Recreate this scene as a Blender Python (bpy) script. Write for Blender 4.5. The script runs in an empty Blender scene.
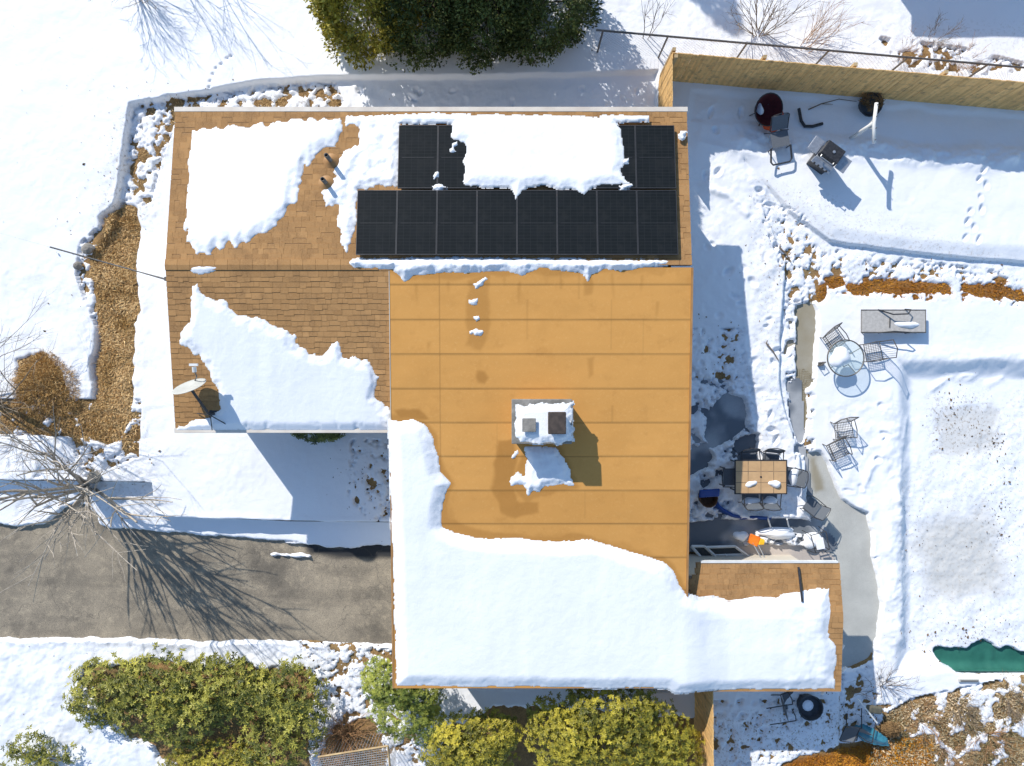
import bpy, math, random
import numpy as np
from mathutils import Vector, Matrix

# ------------------------------------------------------------------ camera, sky, sun, exposure
S = bpy.context.scene
COL = S.collection
H = 19.6
F = 682.667
cam_d = bpy.data.cameras.new("camera"); cam_d.lens = 24.0; cam_d.sensor_width = 36.0
cam_d.clip_start = 0.1; cam_d.clip_end = 3000
cam = bpy.data.objects.new("camera", cam_d); COL.objects.link(cam)
cam.location = (0, 0, H); cam.rotation_euler = (0, 0, 0)
S.camera = cam

SUN_EL, SUN_AZ = 33.0, 35.5            # sun stands towards (-x, +y)
W = bpy.data.worlds.new("World"); S.world = W; W.use_nodes = True
wn = W.node_tree; wn.nodes.clear()
sky = wn.nodes.new("ShaderNodeTexSky"); sky.sky_type = 'NISHITA'; sky.sun_disc = False
sky.sun_elevation = math.radians(SUN_EL); sky.sun_rotation = math.radians(-SUN_AZ)
sky.air_density = 1.3; sky.dust_density = 0.3; sky.ozone_density = 4.0
bgn = wn.nodes.new("ShaderNodeBackground"); bgn.inputs[1].default_value = 0.15
wo = wn.nodes.new("ShaderNodeOutputWorld")
wn.links.new(sky.outputs[0], bgn.inputs[0]); wn.links.new(bgn.outputs[0], wo.inputs[0])
sl = bpy.data.lights.new("sun", 'SUN'); sl.energy = 4.6; sl.angle = math.radians(0.5); sl.color = (1.0, 0.945, 0.87)
so = bpy.data.objects.new("sun", sl); COL.objects.link(so)
e, a = math.radians(SUN_EL), math.radians(SUN_AZ)
sdir = Vector((math.sin(a) * math.cos(e), -math.cos(a) * math.cos(e), -math.sin(e)))
so.rotation_euler = sdir.to_track_quat('-Z', 'Y').to_euler(); so.location = (-20, 30, 40)
S.view_settings.view_transform = 'Standard'; S.view_settings.look = 'None'
S.view_settings.exposure = 0.15; S.view_settings.gamma = 1.0; S.view_settings.use_curve_mapping = False

rng = np.random.default_rng(7)
random.seed(7)

# ------------------------------------------------------------------ helpers
def P(px, py, z=0.0):
    k = (H - z) / F
    return Vector(((px - 512) * k, (383 - py) * k, z))

def PP(pts, z=0.0):
    k = (H - z) / F
    return np.array([((x - 512) * k, (383 - y) * k) for x, y in pts])

def smooth(x):
    x = np.clip(x, 0, 1); return x * x * (3 - 2 * x)

def vnoise(X, Y, sc, seed=0):
    r = np.random.default_rng(seed).random((256, 256)).astype(np.float32)
    x = X / sc + 512.37; y = Y / sc + 511.71
    xi = np.floor(x).astype(int); yi = np.floor(y).astype(int)
    fx = x - xi; fy = y - yi
    fx = fx * fx * (3 - 2 * fx); fy = fy * fy * (3 - 2 * fy)
    a0 = r[xi % 256, yi % 256]; b0 = r[(xi + 1) % 256, yi % 256]
    c0 = r[xi % 256, (yi + 1) % 256]; d0 = r[(xi + 1) % 256, (yi + 1) % 256]
    return ((a0 * (1 - fx) + b0 * fx) * (1 - fy) + (c0 * (1 - fx) + d0 * fx) * fy) * 2 - 1

def fbm(X, Y, sc, seed=0, oct=4, gain=0.5):
    t = np.zeros_like(X); amp = 1.0; tot = 0
    ang = 0.6
    for i in range(oct):
        ca, sa = math.cos(ang * i), math.sin(ang * i)
        t += amp * vnoise(X * ca - Y * sa, X * sa + Y * ca, sc / 2 ** i, seed + i * 17)
        tot += amp; amp *= gain
    return t / tot

def sdpoly(X, Y, poly, pad=1.2):
    """signed distance to polygon, positive inside; -9 far away"""
    out = np.full(X.shape, -9.0)
    x0, y0 = poly.min(0) - pad; x1, y1 = poly.max(0) + pad
    m = (X > x0) & (X < x1) & (Y > y0) & (Y < y1)
    if not m.any(): return out
    x = X[m]; y = Y[m]
    d = np.full(x.shape, 1e9); ins = np.zeros(x.shape, bool)
    n = len(poly)
    for i in range(n):
        ax, ay = poly[i]; bx, by = poly[(i + 1) % n]
        ex, ey = bx - ax, by - ay
        L = ex * ex + ey * ey + 1e-12
        t = np.clip(((x - ax) * ex + (y - ay) * ey) / L, 0, 1)
        d = np.minimum(d, (x - ax - t * ex) ** 2 + (y - ay - t * ey) ** 2)
        if abs(ey) > 1e-9:
            c = ((ay > y) != (by > y)) & (x < ex * (y - ay) / ey + ax)
            ins ^= c
    d = np.sqrt(d)
    out[m] = np.where(ins, d, -d)
    return out

def sdline(X, Y, pts):
    d = np.full(X.shape, 1e9)
    for i in range(len(pts) - 1):
        ax, ay = pts[i]; bx, by = pts[i + 1]
        ex, ey = bx - ax, by - ay
        t = np.clip(((X - ax) * ex + (Y - ay) * ey) / (ex * ex + ey * ey), 0, 1)
        d = np.minimum(d, (X - ax - t * ex) ** 2 + (Y - ay - t * ey) ** 2)
    return np.sqrt(d)

def link_mesh(name, me, mat=None, parent=None):
    o = bpy.data.objects.new(name, me); COL.objects.link(o)
    if mat is not None: me.materials.append(mat)
    if parent is not None: o.parent = parent
    return o

def np_mesh(name, V, Fq, mat=None, parent=None, smooth_=True, attrs=None):
    me = bpy.data.meshes.new(name)
    V = np.asarray(V, np.float32); Fq = np.asarray(Fq, np.int32)
    nv, nf, k = len(V), len(Fq), Fq.shape[1]
    me.vertices.add(nv); me.vertices.foreach_set("co", V.ravel())
    me.loops.add(nf * k); me.loops.foreach_set("vertex_index", Fq.ravel())
    me.polygons.add(nf)
    me.polygons.foreach_set("loop_start", np.arange(0, nf * k, k, dtype=np.int32))
    me.polygons.foreach_set("loop_total", np.full(nf, k, np.int32))
    me.polygons.foreach_set("use_smooth", np.full(nf, smooth_, bool))
    for an, av in (attrs or {}).items():
        at = me.attributes.new(an, 'FLOAT', 'POINT')
        at.data.foreach_set("value", np.asarray(av, np.float32).ravel())
    me.update(calc_edges=True); me.validate()
    return link_mesh(name, me, mat, parent)

def grid_xy(x0, x1, y0, y1, res):
    nx = int(round((x1 - x0) / res)) + 1; ny = int(round((y1 - y0) / res)) + 1
    return np.meshgrid(np.linspace(x0, x1, nx), np.linspace(y0, y1, ny), indexing='ij')

def grid_mesh(name, X, Y, Z, keep, mat, parent=None, attrs=None, smooth_=True):
    nx, ny = X.shape
    idx = np.arange(nx * ny).reshape(nx, ny)
    q = np.stack([idx[:-1, :-1], idx[1:, :-1], idx[1:, 1:], idx[:-1, 1:]], -1).reshape(-1, 4)
    if keep is not None:
        kf = keep.ravel()
        q = q[kf[q].any(1)]
    used = np.unique(q); rem = np.full(nx * ny, -1); rem[used] = np.arange(len(used))
    V = np.stack([X.ravel(), Y.ravel(), Z.ravel()], -1)[used]
    at = {k: v.ravel()[used] for k, v in (attrs or {}).items()}
    return np_mesh(name, V, rem[q], mat, parent, smooth_, at)

class MB:
    def __init__(s): s.v = []; s.f = []
    def add(s, vs, fs):
        b = len(s.v); s.v += [tuple(v) for v in vs]; s.f += [tuple(i + b for i in f) for f in fs]; return s
    def box(s, c, d, R=None):
        c = Vector(c); vs = []
        for x in (-.5, .5):
            for y in (-.5, .5):
                for z in (-.5, .5):
                    p = Vector((x * d[0], y * d[1], z * d[2]))
                    if R is not None: p = R @ p
                    vs.append(c + p)
        return s.add(vs, [(0, 1, 3, 2), (4, 6, 7, 5), (0, 4, 5, 1), (2, 3, 7, 6), (0, 2, 6, 4), (1, 5, 7, 3)])
    def tube(s, pts, r, n=6, closed=False):
        pts = [Vector(p) for p in pts]; m = len(pts)
        rs = r if isinstance(r, (list, tuple)) else [r] * m
        rings = []; ref = None
        for i, p in enumerate(pts):
            if closed: t = pts[(i + 1) % m] - pts[i - 1]
            else: t = pts[min(i + 1, m - 1)] - pts[max(i - 1, 0)]
            if t.length < 1e-9: t = Vector((0, 0, 1))
            t.normalize()
            if ref is None or abs(ref.dot(t)) > .95: ref = Vector((0, 0, 1)) if abs(t.z) < .9 else Vector((1, 0, 0))
            u = (ref - t * ref.dot(t)).normalized(); w = t.cross(u); ref = u
            rings.append([p + (u * math.cos(2 * math.pi * k / n) + w * math.sin(2 * math.pi * k / n)) * rs[i] for k in range(n)])
        vs = [q for rg in rings for q in rg]; fs = []
        for i in range(m if closed else m - 1):
            j = (i + 1) % m
            for k in range(n):
                fs.append((i * n + k, i * n + (k + 1) % n, j * n + (k + 1) % n, j * n + k))
        if not closed:
            fs.append(tuple(range(n - 1, -1, -1))); fs.append(tuple((m - 1) * n + k for k in range(n)))
        return s.add(vs, fs)
    def lathe(s, prof, n=20, c=(0, 0, 0), R=None):
        c = Vector(c); vs = []; fs = []
        for (r, z) in prof:
            for k in range(n):
                p = Vector((r * math.cos(2 * math.pi * k / n), r * math.sin(2 * math.pi * k / n), z))
                if R is not None: p = R @ p
                vs.append(c + p)
        for i in range(len(prof) - 1):
            for k in range(n):
                fs.append((i * n + k, i * n + (k + 1) % n, (i + 1) * n + (k + 1) % n, (i + 1) * n + k))
        return s.add(vs, fs)
    def prism(s, poly, z0, z1):
        n = len(poly)
        vs = [(x, y, z0) for x, y in poly] + [(x, y, z1) for x, y in poly]
        fs = [tuple(range(n - 1, -1, -1)), tuple(range(n, 2 * n))]
        for i in range(n): fs.append((i, (i + 1) % n, n + (i + 1) % n, n + i))
        return s.add(vs, fs)
    def hexa(s, a, b):          # a: four lower corners, b: four upper
        return s.add(list(a) + list(b), [(3, 2, 1, 0), (4, 5, 6, 7), (0, 1, 5, 4), (1, 2, 6, 5), (2, 3, 7, 6), (3, 0, 4, 7)])
    def build(s, name, mat, parent=None, smooth_=False, bevel=0.0):
        me = bpy.data.meshes.new(name); me.from_pydata(s.v, [], s.f); me.update()
        if smooth_: me.polygons.foreach_set("use_smooth", [True] * len(me.polygons))
        o = link_mesh(name, me, mat, parent)
        if bevel > 0:
            md = o.modifiers.new("bevel", 'BEVEL'); md.width = bevel; md.segments = 2; md.limit_method = 'ANGLE'
        return o

def tag(o, label=None, cat=None, group=None, kind=None):
    if label: o["label"] = label
    if cat: o["category"] = cat
    if group: o["group"] = group
    if kind: o["kind"] = kind
    return o

def thing(name, label, cat, loc=(0, 0, 0), rz=0.0, group=None):
    o = bpy.data.objects.new(name, None); COL.objects.link(o)
    o.empty_display_size = .2
    o.location = loc; o.rotation_euler = (0, 0, rz)
    return tag(o, label, cat, group)

def copy_tree(o, parent=None):
    c = o.copy(); COL.objects.link(c)
    if parent is not None: c.parent = parent
    for ch in list(o.children): copy_tree(ch, c)
    return c

def dup(root, loc, rz=0.0, label=None, group=None, rx=0, ry=0, scale=None):
    c = copy_tree(root); c.location = loc; c.rotation_euler = (rx, ry, rz)
    if scale: c.scale = (scale,) * 3
    if label: c["label"] = label
    if group: c["group"] = group
    return c

# ------------------------------------------------------------------ materials
def nodes_of(name):
    m = bpy.data.materials.new(name); m.use_nodes = True
    nt = m.node_tree; return m, nt, nt.nodes["Principled BSDF"]

def N(nt, t, **kw):
    n = nt.nodes.new(t)
    for k, v in kw.items(): setattr(n, k, v)
    return n

def mixc(nt, fac, a, b):
    n = N(nt, "ShaderNodeMix", data_type='RGBA')
    for sock, v in ((n.inputs[0], fac), (n.inputs[6], a), (n.inputs[7], b)):
        if isinstance(v, bpy.types.NodeSocket): nt.links.new(v, sock)
        elif isinstance(v, (int, float)): sock.default_value = v
        else: sock.default_value = (*v, 1)
    return n.outputs[2]

def noise(nt, scale, detail=4, rough=.55, vec=None, coord='Object'):
    n = N(nt, "ShaderNodeTexNoise"); n.inputs["Scale"].default_value = scale
    n.inputs["Detail"].default_value = detail; n.inputs["Roughness"].default_value = rough
    if vec is None:
        tc = N(nt, "ShaderNodeTexCoord"); vec = tc.outputs[coord]
    nt.links.new(vec, n.inputs["Vector"])
    return n.outputs["Fac"]

def ramp(nt, fac, p0, p1):
    n = N(nt, "ShaderNodeMapRange"); n.clamp = True
    n.inputs[1].default_value = p0; n.inputs[2].default_value = p1
    nt.links.new(fac, n.inputs[0]); return n.outputs[0]

def bump(nt, b, h, strength=.3, dist=.02):
    n = N(nt, "ShaderNodeBump"); n.inputs["Strength"].default_value = strength; n.inputs["Distance"].default_value = dist
    nt.links.new(h, n.inputs["Height"]); nt.links.new(n.outputs[0], b.inputs["Normal"])

def attr(nt, name):
    n = N(nt, "ShaderNodeAttribute"); n.attribute_name = name; return n.outputs["Fac"]

def plain(name, c1, c2=None, scale=6.0, rough=.6, metal=0.0, bscale=None, bstr=.2, spec=.4, lo=.35, hi=.65):
    m, nt, b = nodes_of(name)
    c2 = c2 or tuple(min(1, x * .8) for x in c1)
    nt.links.new(mixc(nt, ramp(nt, noise(nt, scale), lo, hi), c1, c2), b.inputs["Base Color"])
    b.inputs["Roughness"].default_value = rough; b.inputs["Metallic"].default_value = metal
    b.inputs["Specular IOR Level"].default_value = spec
    if bscale: bump(nt, b, noise(nt, bscale, 5), bstr)
    return m

M = {}
def snow_mat():
    m, nt, b = nodes_of("snow")
    big = ramp(nt, noise(nt, .5, 3), .3, .7)
    c = mixc(nt, big, (.87, .885, .91), (.83, .85, .885))
    c = mixc(nt, attr(nt, "slush"), c, (.61, .61, .59))
    n2 = ramp(nt, noise(nt, 11, 6, .72), .52, .66)
    dm = N(nt, "ShaderNodeMath", operation='MULTIPLY'); nt.links.new(attr(nt, "dirt"), dm.inputs[0]); nt.links.new(n2, dm.inputs[1])
    c = mixc(nt, dm.outputs[0], c, (.30, .23, .15))
    nt.links.new(c, b.inputs["Base Color"]); b.inputs["Roughness"].default_value = .55
    b.inputs["Specular IOR Level"].default_value = .25
    ad = N(nt, "ShaderNodeMath", operation='ADD')
    nt.links.new(noise(nt, 60, 3, .6), ad.inputs[0]); nt.links.new(noise(nt, 14, 4, .6), ad.inputs[1])
    bump(nt, b, ad.outputs[0], .38, .014)
    return m
M['snow'] = snow_mat()

def shingle_mat():
    m, nt, b = nodes_of("roof_shingle")
    tc = N(nt, "ShaderNodeTexCoord")
    c = mixc(nt, attr(nt, "tint"), (.29, .148, .052), (.48, .26, .10))
    c = mixc(nt, ramp(nt, noise(nt, 1.6, 8, .78), .46, .68), c, (.22, .115, .045))
    c = mixc(nt, ramp(nt, noise(nt, 70, 3, .7), .4, .75), c, (.44, .27, .13))
    nt.links.new(c, b.inputs["Base Color"]); b.inputs["Roughness"].default_value = .9; b.inputs["Specular IOR Level"].default_value = .2
    bump(nt, b, noise(nt, 90, 3), .4, .004)
    return m
M['shingle'] = shingle_mat()

def membrane_mat():
    m, nt, b = nodes_of("rolled_roofing")
    tc = N(nt, "ShaderNodeTexCoord")
    base = mixc(nt, ramp(nt, noise(nt, .7, 5, .6), .3, .75), (.62, .31, .086), (.565, .278, .074))
    base = mixc(nt, ramp(nt, noise(nt, 120, 2, .7), .45, .8), base, (.66, .35, .10))
    base = mixc(nt, ramp(nt, noise(nt, 2.3, 6, .7), .55, .9), base, (.48, .23, .06))
    base = mixc(nt, ramp(nt, noise(nt, 14, 4, .7), .55, .8), base, (.66, .36, .115))
    base = mixc(nt, attr(nt, "seam"), base, (.13, .065, .022))
    base = mixc(nt, attr(nt, "wet_shade"), base, (.25, .105, .018))
    nt.links.new(base, b.inputs["Base Color"]); b.inputs["Roughness"].default_value = .85; b.inputs["Specular IOR Level"].default_value = .2
    bump(nt, b, noise(nt, 100, 3), .3, .003)
    return m
M['membrane'] = membrane_mat()

def asphalt_mat():
    m, nt, b = nodes_of("asphalt")
    c = mixc(nt, ramp(nt, noise(nt, .8, 9, .74), .34, .66), (.42, .355, .26), (.225, .195, .15))
    c = mixc(nt, ramp(nt, noise(nt, 3.6, 7, .74), .5, .72), c, (.50, .42, .30))
    c = mixc(nt, ramp(nt, noise(nt, 38, 4, .85), .46, .7), c, (.10, .09, .075))
    c = mixc(nt, attr(nt, "wet_shade"), c, (.035, .036, .038))  # darkens damp streaks and the painted eave shadow
    vo = N(nt, "ShaderNodeTexVoronoi", feature='DISTANCE_TO_EDGE'); vo.inputs["Scale"].default_value = .45
    tc = N(nt, "ShaderNodeTexCoord"); wv = N(nt, "ShaderNodeVectorMath", operation='ADD')
    nz = N(nt, "ShaderNodeTexNoise"); nz.inputs["Scale"].default_value = 1.5; nz.inputs["Detail"].default_value = 5
    nt.links.new(tc.outputs["Object"], nz.inputs["Vector"]); nt.links.new(tc.outputs["Object"], wv.inputs[0]); nt.links.new(nz.outputs["Color"], wv.inputs[1])
    nt.links.new(wv.outputs[0], vo.inputs["Vector"])
    c = mixc(nt, ramp(nt, vo.outputs["Distance"], .007, -.006), c, (.10, .09, .075))
    nt.links.new(c, b.inputs["Base Color"]); b.inputs["Roughness"].default_value = .9; b.inputs["Specular IOR Level"].default_value = .25
    bump(nt, b, noise(nt, 50, 4), .5, .01)
    return m
M['asphalt'] = asphalt_mat()

def concrete_mat(name, c1, c2, wetc):
    m, nt, b = nodes_of(name)
    c = mixc(nt, ramp(nt, noise(nt, 1.2, 6, .62), .35, .68), c1, c2)
    c = mixc(nt, ramp(nt, noise(nt, 40, 3, .75), .52, .85), c, tuple(x * .55 for x in c1))
    c = mixc(nt, attr(nt, "wet_shade"), c, wetc)
    nt.links.new(c, b.inputs["Base Color"]); b.inputs["Roughness"].default_value = .8
    bump(nt, b, noise(nt, 30, 4), .3, .006)
    return m
M['concrete'] = concrete_mat("concrete", (.50, .50, .46), (.40, .40, .37), (.25, .21, .13))
M['patio'] = concrete_mat("patio_concrete", (.42, .43, .44), (.30, .32, .34), (.14, .16, .185))
M['slab'] = concrete_mat("slab_concrete", (.52, .46, .41), (.45, .40, .36), (.25, .2, .15))

def soil_mat():
    m, nt, b = nodes_of("dormant_turf")
    c = mixc(nt, ramp(nt, noise(nt, 5, 6, .7), .35, .65), (.46, .28, .11), (.27, .155, .06))
    c = mixc(nt, ramp(nt, noise(nt, 1.0, 4, .6), .5, .7), c, (.33, .23, .10))
    c = mixc(nt, ramp(nt, noise(nt, 40, 4, .7), .5, .75), c, (.10, .06, .025))
    c = mixc(nt, attr(nt, "mulch"), c, (.34, .13, .02))
    nt.links.new(c, b.inputs["Base Color"]); b.inputs["Roughness"].default_value = .95
    bump(nt, b, noise(nt, 35, 5, .7), 1.0, .05)
    return m
M['soil'] = soil_mat()

def tint_mat(name, c0, c1, rough=.5, spec=.35, trans=0.0):
    m, nt, b = nodes_of(name)
    nt.links.new(mixc(nt, attr(nt, "tint"), c0, c1), b.inputs["Base Color"])
    b.inputs["Roughness"].default_value = rough; b.inputs["Specular IOR Level"].default_value = spec
    return m
M['leaf_olive'] = tint_mat("olive_leaf", (.06, .075, .012), (.42, .39, .065))
M['leaf_gold'] = tint_mat("golden_leaf", (.085, .09, .010), (.54, .455, .05))
M['leaf_green'] = tint_mat("green_leaf", (.085, .13, .02), (.40, .42, .07))
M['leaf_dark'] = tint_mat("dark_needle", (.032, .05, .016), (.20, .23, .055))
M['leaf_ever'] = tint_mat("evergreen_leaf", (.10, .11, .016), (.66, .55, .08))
M['straw'] = tint_mat("straw", (.46, .28, .10), (.80, .58, .30), .9, .1)
M['rust_straw'] = tint_mat("rust_straw", (.33, .12, .015), (.62, .30, .04), .9, .1)
M['cover'] = tint_mat("ground_cover", (.15, .13, .06), (.66, .52, .34), .9, .1)
M['litter'] = tint_mat("dead_leaf", (.05, .03, .015), (.24, .15, .07), .9, .1)
M['bark'] = plain("bark", (.21, .16, .115), (.12, .09, .065), 20, .9)
M['palebark'] = plain('pale_bark', (.44, .39, .33), (.30, .26, .21), 12, .9)
M['twig'] = plain("twig", (.30, .235, .165), (.17, .125, .085), 20, .9)
M['twig_red'] = plain("dry_twig", (.42, .25, .12), (.25, .13, .06), 20, .9)

def fence_mat():
    m, nt, b = nodes_of("fence_board")
    tc = N(nt, "ShaderNodeTexCoord"); mp = N(nt, "ShaderNodeMapping"); mp.inputs["Scale"].default_value = (11, 11, .5)
    nt.links.new(tc.outputs["Object"], mp.inputs[0])
    c = mixc(nt, ramp(nt, noise(nt, 1.0, 3, .5, mp.outputs[0]), .3, .7), (.88, .545, .215), (.58, .345, .125))
    c = mixc(nt, ramp(nt, noise(nt, 6, 5, .7), .5, .75), c, (.27, .18, .09))
    nt.links.new(c, b.inputs["Base Color"]); b.inputs["Roughness"].default_value = .85
    return m
M['fence'] = fence_mat()
M['fence_rail'] = plain("fence_rail", (.50, .37, .2), (.36, .25, .13), 5, .85)
M['steel'] = plain("galvanised_steel", (.16, .15, .14), (.10, .095, .09), 15, .5, .4)
M['white'] = plain("white_metal", (.78, .78, .76), (.66, .66, .63), 3, .4)
M['trim'] = plain("cream_trim", (.72, .66, .57), (.6, .53, .45), 2, .55)
M['tan_trim'] = plain("tan_drip_edge", (.42, .23, .09), (.33, .17, .06), 3, .5)
M['siding'] = plain("cream_siding", (.62, .57, .48), (.55, .5, .42), 1.2, .6)
M['glass'] = plain("window_glass", (.03, .04, .05), (.02, .025, .03), 2, .05, 0, spec=.8)
M['black'] = plain("black_metal", (.022, .023, .026), (.045, .045, .05), 20, .45)
M['sling'] = plain("dark_sling", (.10, .115, .135), (.13, .145, .165), 60, .75)
M['grey_sling'] = plain("grey_sling", (.50, .48, .45), (.40, .385, .36), 12, .8, bscale=80)
M['wire'] = plain("dark_wire", (.10, .095, .09), (.16, .14, .12), 20, .5, .5)
M['rubber'] = plain("dark_plastic", (.03, .035, .04), (.055, .06, .07), 8, .6)
M['maroon'] = plain("maroon_fabric", (.085, .008, .012), (.05, .005, .008), 8, .85)
M['orange'] = plain("orange_red_fabric", (.9, .13, .03), (.6, .07, .02), 8, .8)
M['blue'] = plain("blue_plastic", (.015, .07, .30), (.01, .05, .22), 4, .4)
M['brown'] = plain("brown_wood", (.16, .075, .035), (.10, .05, .025), 10, .8)
M['teal'] = plain("teal_tarp", (.05, .235, .31), (.03, .16, .23), 6, .5, bscale=14, bstr=.6)
M['olive'] = plain("olive_canvas", (.16, .145, .10), (.11, .10, .07), 8, .85)
M['yellow'] = plain("yellow_plastic", (.85, .50, .03), (.75, .38, .02), 8, .4)
M['amber'] = plain("amber_plastic", (.80, .22, .02), (.65, .15, .015), 8, .4)
M['pooltarp'] = plain("green_pool_tarp", (.018, .115, .085), (.028, .15, .11), 3, .55, bscale=8, bstr=.3)
M['stone'] = plain("stone", (.30, .28, .25), (.17, .16, .14), 4, .9, bscale=12, bstr=.6)
M['timber'] = plain("dark_timber", (.085, .065, .055), (.05, .04, .035), 8, .9)
M['silver'] = plain("brushed_steel", (.55, .56, .57), (.42, .43, .45), 14, .35, .7)
M['dishgrey'] = plain("dish_enamel", (.50, .51, .48), (.42, .43, .41), 4, .4)

def brick_mat():
    m, nt, b = nodes_of("chimney_brick")
    tc = N(nt, "ShaderNodeTexCoord"); br = N(nt, "ShaderNodeTexBrick"); br.inputs["Scale"].default_value = 1
    br.inputs["Brick Width"].default_value = .2; br.inputs["Row Height"].default_value = .07; br.inputs["Mortar Size"].default_value = .01
    br.inputs["Color1"].default_value = (.32, .19, .14, 1); br.inputs["Color2"].default_value = (.22, .13, .10, 1); br.inputs["Mortar"].default_value = (.5, .47, .43, 1)
    mp = N(nt, "ShaderNodeMapping"); mp.inputs["Rotation"].default_value = (math.radians(90), 0, 0)
    nt.links.new(tc.outputs["Object"], mp.inputs[0]); nt.links.new(mp.outputs[0], br.inputs["Vector"])
    nt.links.new(br.outputs["Color"], b.inputs["Base Color"]); b.inputs["Roughness"].default_value = .9
    return m
M['brick'] = brick_mat()

def panel_mat():
    m, nt, b = nodes_of("solar_cells")
    tc = N(nt, "ShaderNodeTexCoord"); br = N(nt, "ShaderNodeTexBrick"); br.offset = 0.0
    br.inputs["Scale"].default_value = 1; br.inputs["Brick Width"].default_value = .16; br.inputs["Row Height"].default_value = .0815
    br.inputs["Mortar Size"].default_value = .004; br.inputs["Bias"].default_value = -.3
    br.inputs["Color1"].default_value = (.010, .013, .015, 1); br.inputs["Color2"].default_value = (.013, .016, .019, 1); br.inputs["Mortar"].default_value = (.024, .027, .029, 1)
    nt.links.new(tc.outputs["Object"], br.inputs["Vector"])
    c = mixc(nt, ramp(nt, noise(nt, 3, 4, .6), .5, .8), br.outputs["Color"], (.021, .023, .024))
    nt.links.new(c, b.inputs["Base Color"]); b.inputs["Roughness"].default_value = .5; b.inputs["Specular IOR Level"].default_value = .07
    return m
M['cells'] = panel_mat()
M['panelframe'] = plain("panel_frame", (.045, .047, .05), (.06, .06, .064), 10, .45, .3)

def tile_mat():
    m, nt, b = nodes_of("table_tile")
    tc = N(nt, "ShaderNodeTexCoord"); br = N(nt, "ShaderNodeTexBrick"); br.offset = 0.0
    br.inputs["Scale"].default_value = 1; br.inputs["Brick Width"].default_value = .355; br.inputs["Row Height"].default_value = .31
    br.inputs["Mortar Size"].default_value = .009
    br.inputs["Color1"].default_value = (.60, .39, .20, 1); br.inputs["Color2"].default_value = (.56, .355, .175, 1); br.inputs["Mortar"].default_value = (.13, .09, .06, 1)
    mp = N(nt, "ShaderNodeMapping"); mp.inputs["Location"].default_value = (.71, .465, 0); nt.links.new(tc.outputs["Object"], mp.inputs[0])
    nt.links.new(mp.outputs[0], br.inputs["Vector"])
    nt.links.new(mixc(nt, ramp(nt, noise(nt, 5, 4), .4, .8), br.outputs["Color"], (.48, .30, .15)), b.inputs["Base Color"])
    b.inputs["Roughness"].default_value = .45
    return m
M['tile'] = tile_mat()

def clear_mat():
    m, nt, b = nodes_of("table_glass")
    b.inputs["Base Color"].default_value = (.75, .86, .86, 1); b.inputs["Roughness"].default_value = .1
    tr = N(nt, "ShaderNodeBsdfTransparent"); tr.inputs[0].default_value = (.90, .94, .95, 1)
    mx = N(nt, "ShaderNodeMixShader"); mx.inputs[0].default_value = .10
    nt.links.new(tr.outputs[0], mx.inputs[1]); nt.links.new(b.outputs[0], mx.inputs[2])
    nt.links.new(mx.outputs[0], nt.nodes["Material Output"].inputs[0])
    return m
M['clear'] = clear_mat()

# ------------------------------------------------------------------ terrain fields
RES = 0.034
GX, GY = grid_xy(-17, 17, -13.4, 13.4, RES)

R1 = PP([(131, 104), (165, 99), (200, 93), (260, 82), (330, 77), (450, 77), (600, 74), (657, 72), (657, 390), (200, 390), (165, 425), (150, 450), (112, 462), (101, 440), (101, 412), (105, 390), (104, 365), (108, 345), (107, 300), (101, 276), (95, 258), (112, 225), (120, 185), (127, 135)], -.1)
R2 = PP([(-140, 482), (15, 480), (80, 481), (153, 483), (156, 516), (220, 519), (300, 521), (392, 522), (470, 522), (640, 640), (640, 960), (-140, 960)], -.1)
R3 = PP([(742, 156), (755, 168), (790, 210), (830, 240), (880, 248), (960, 257), (1120, 268), (1120, 960), (840, 960), (840, 600), (812, 520), (803, 490), (800, 455), (785, 410), (779, 380), (781, 330), (786, 265)], 0)
POOL = PP([(899, 360), (1160, 360), (1160, 674), (897, 674)], -.1)
TRENCH = PP([(690, 88), (1110, 122), (1110, 158), (960, 149), (880, 142), (830, 138), (780, 128), (740, 124), (690, 122)], 0)

wob = .05 * fbm(GX, GY, .7, 3, 3)
f1 = smooth((sdpoly(GX, GY, R1) + wob * .7 + .03) / .07)
f1 *= np.where(GX < P(212, 0).x, smooth((GY - P(0, 285).y) / (P(0, 225).y - P(0, 285).y)), 1.0)
f2 = smooth((sdpoly(GX, GY, R2) + wob * .5 + .03) / .08)
d3 = sdpoly(GX, GY, R3)
b3 = np.where(GY > P(0, 258).y, smooth((GX - P(752, 0).x) / .9), 1.0)
f3 = smooth((d3 + wob * .5 + .02) / .06) * b3
fp = smooth((sdpoly(GX, GY, POOL, 2) + .16 * fbm(GX, GY, 1.3, 5) + .05) / .62)
ft = smooth((sdpoly(GX, GY, TRENCH) + wob * 2 + .05) / .22)
DROP = .20 * f1 + .40 * f2 + .12 * f3 + .30 * fp + .05 * ft

def rough_region(poly, z=0, w=.35):
    return smooth((sdpoly(GX, GY, PP(poly, z)) + .25 * fbm(GX, GY, .9, 9) + .1) / w)

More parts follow.
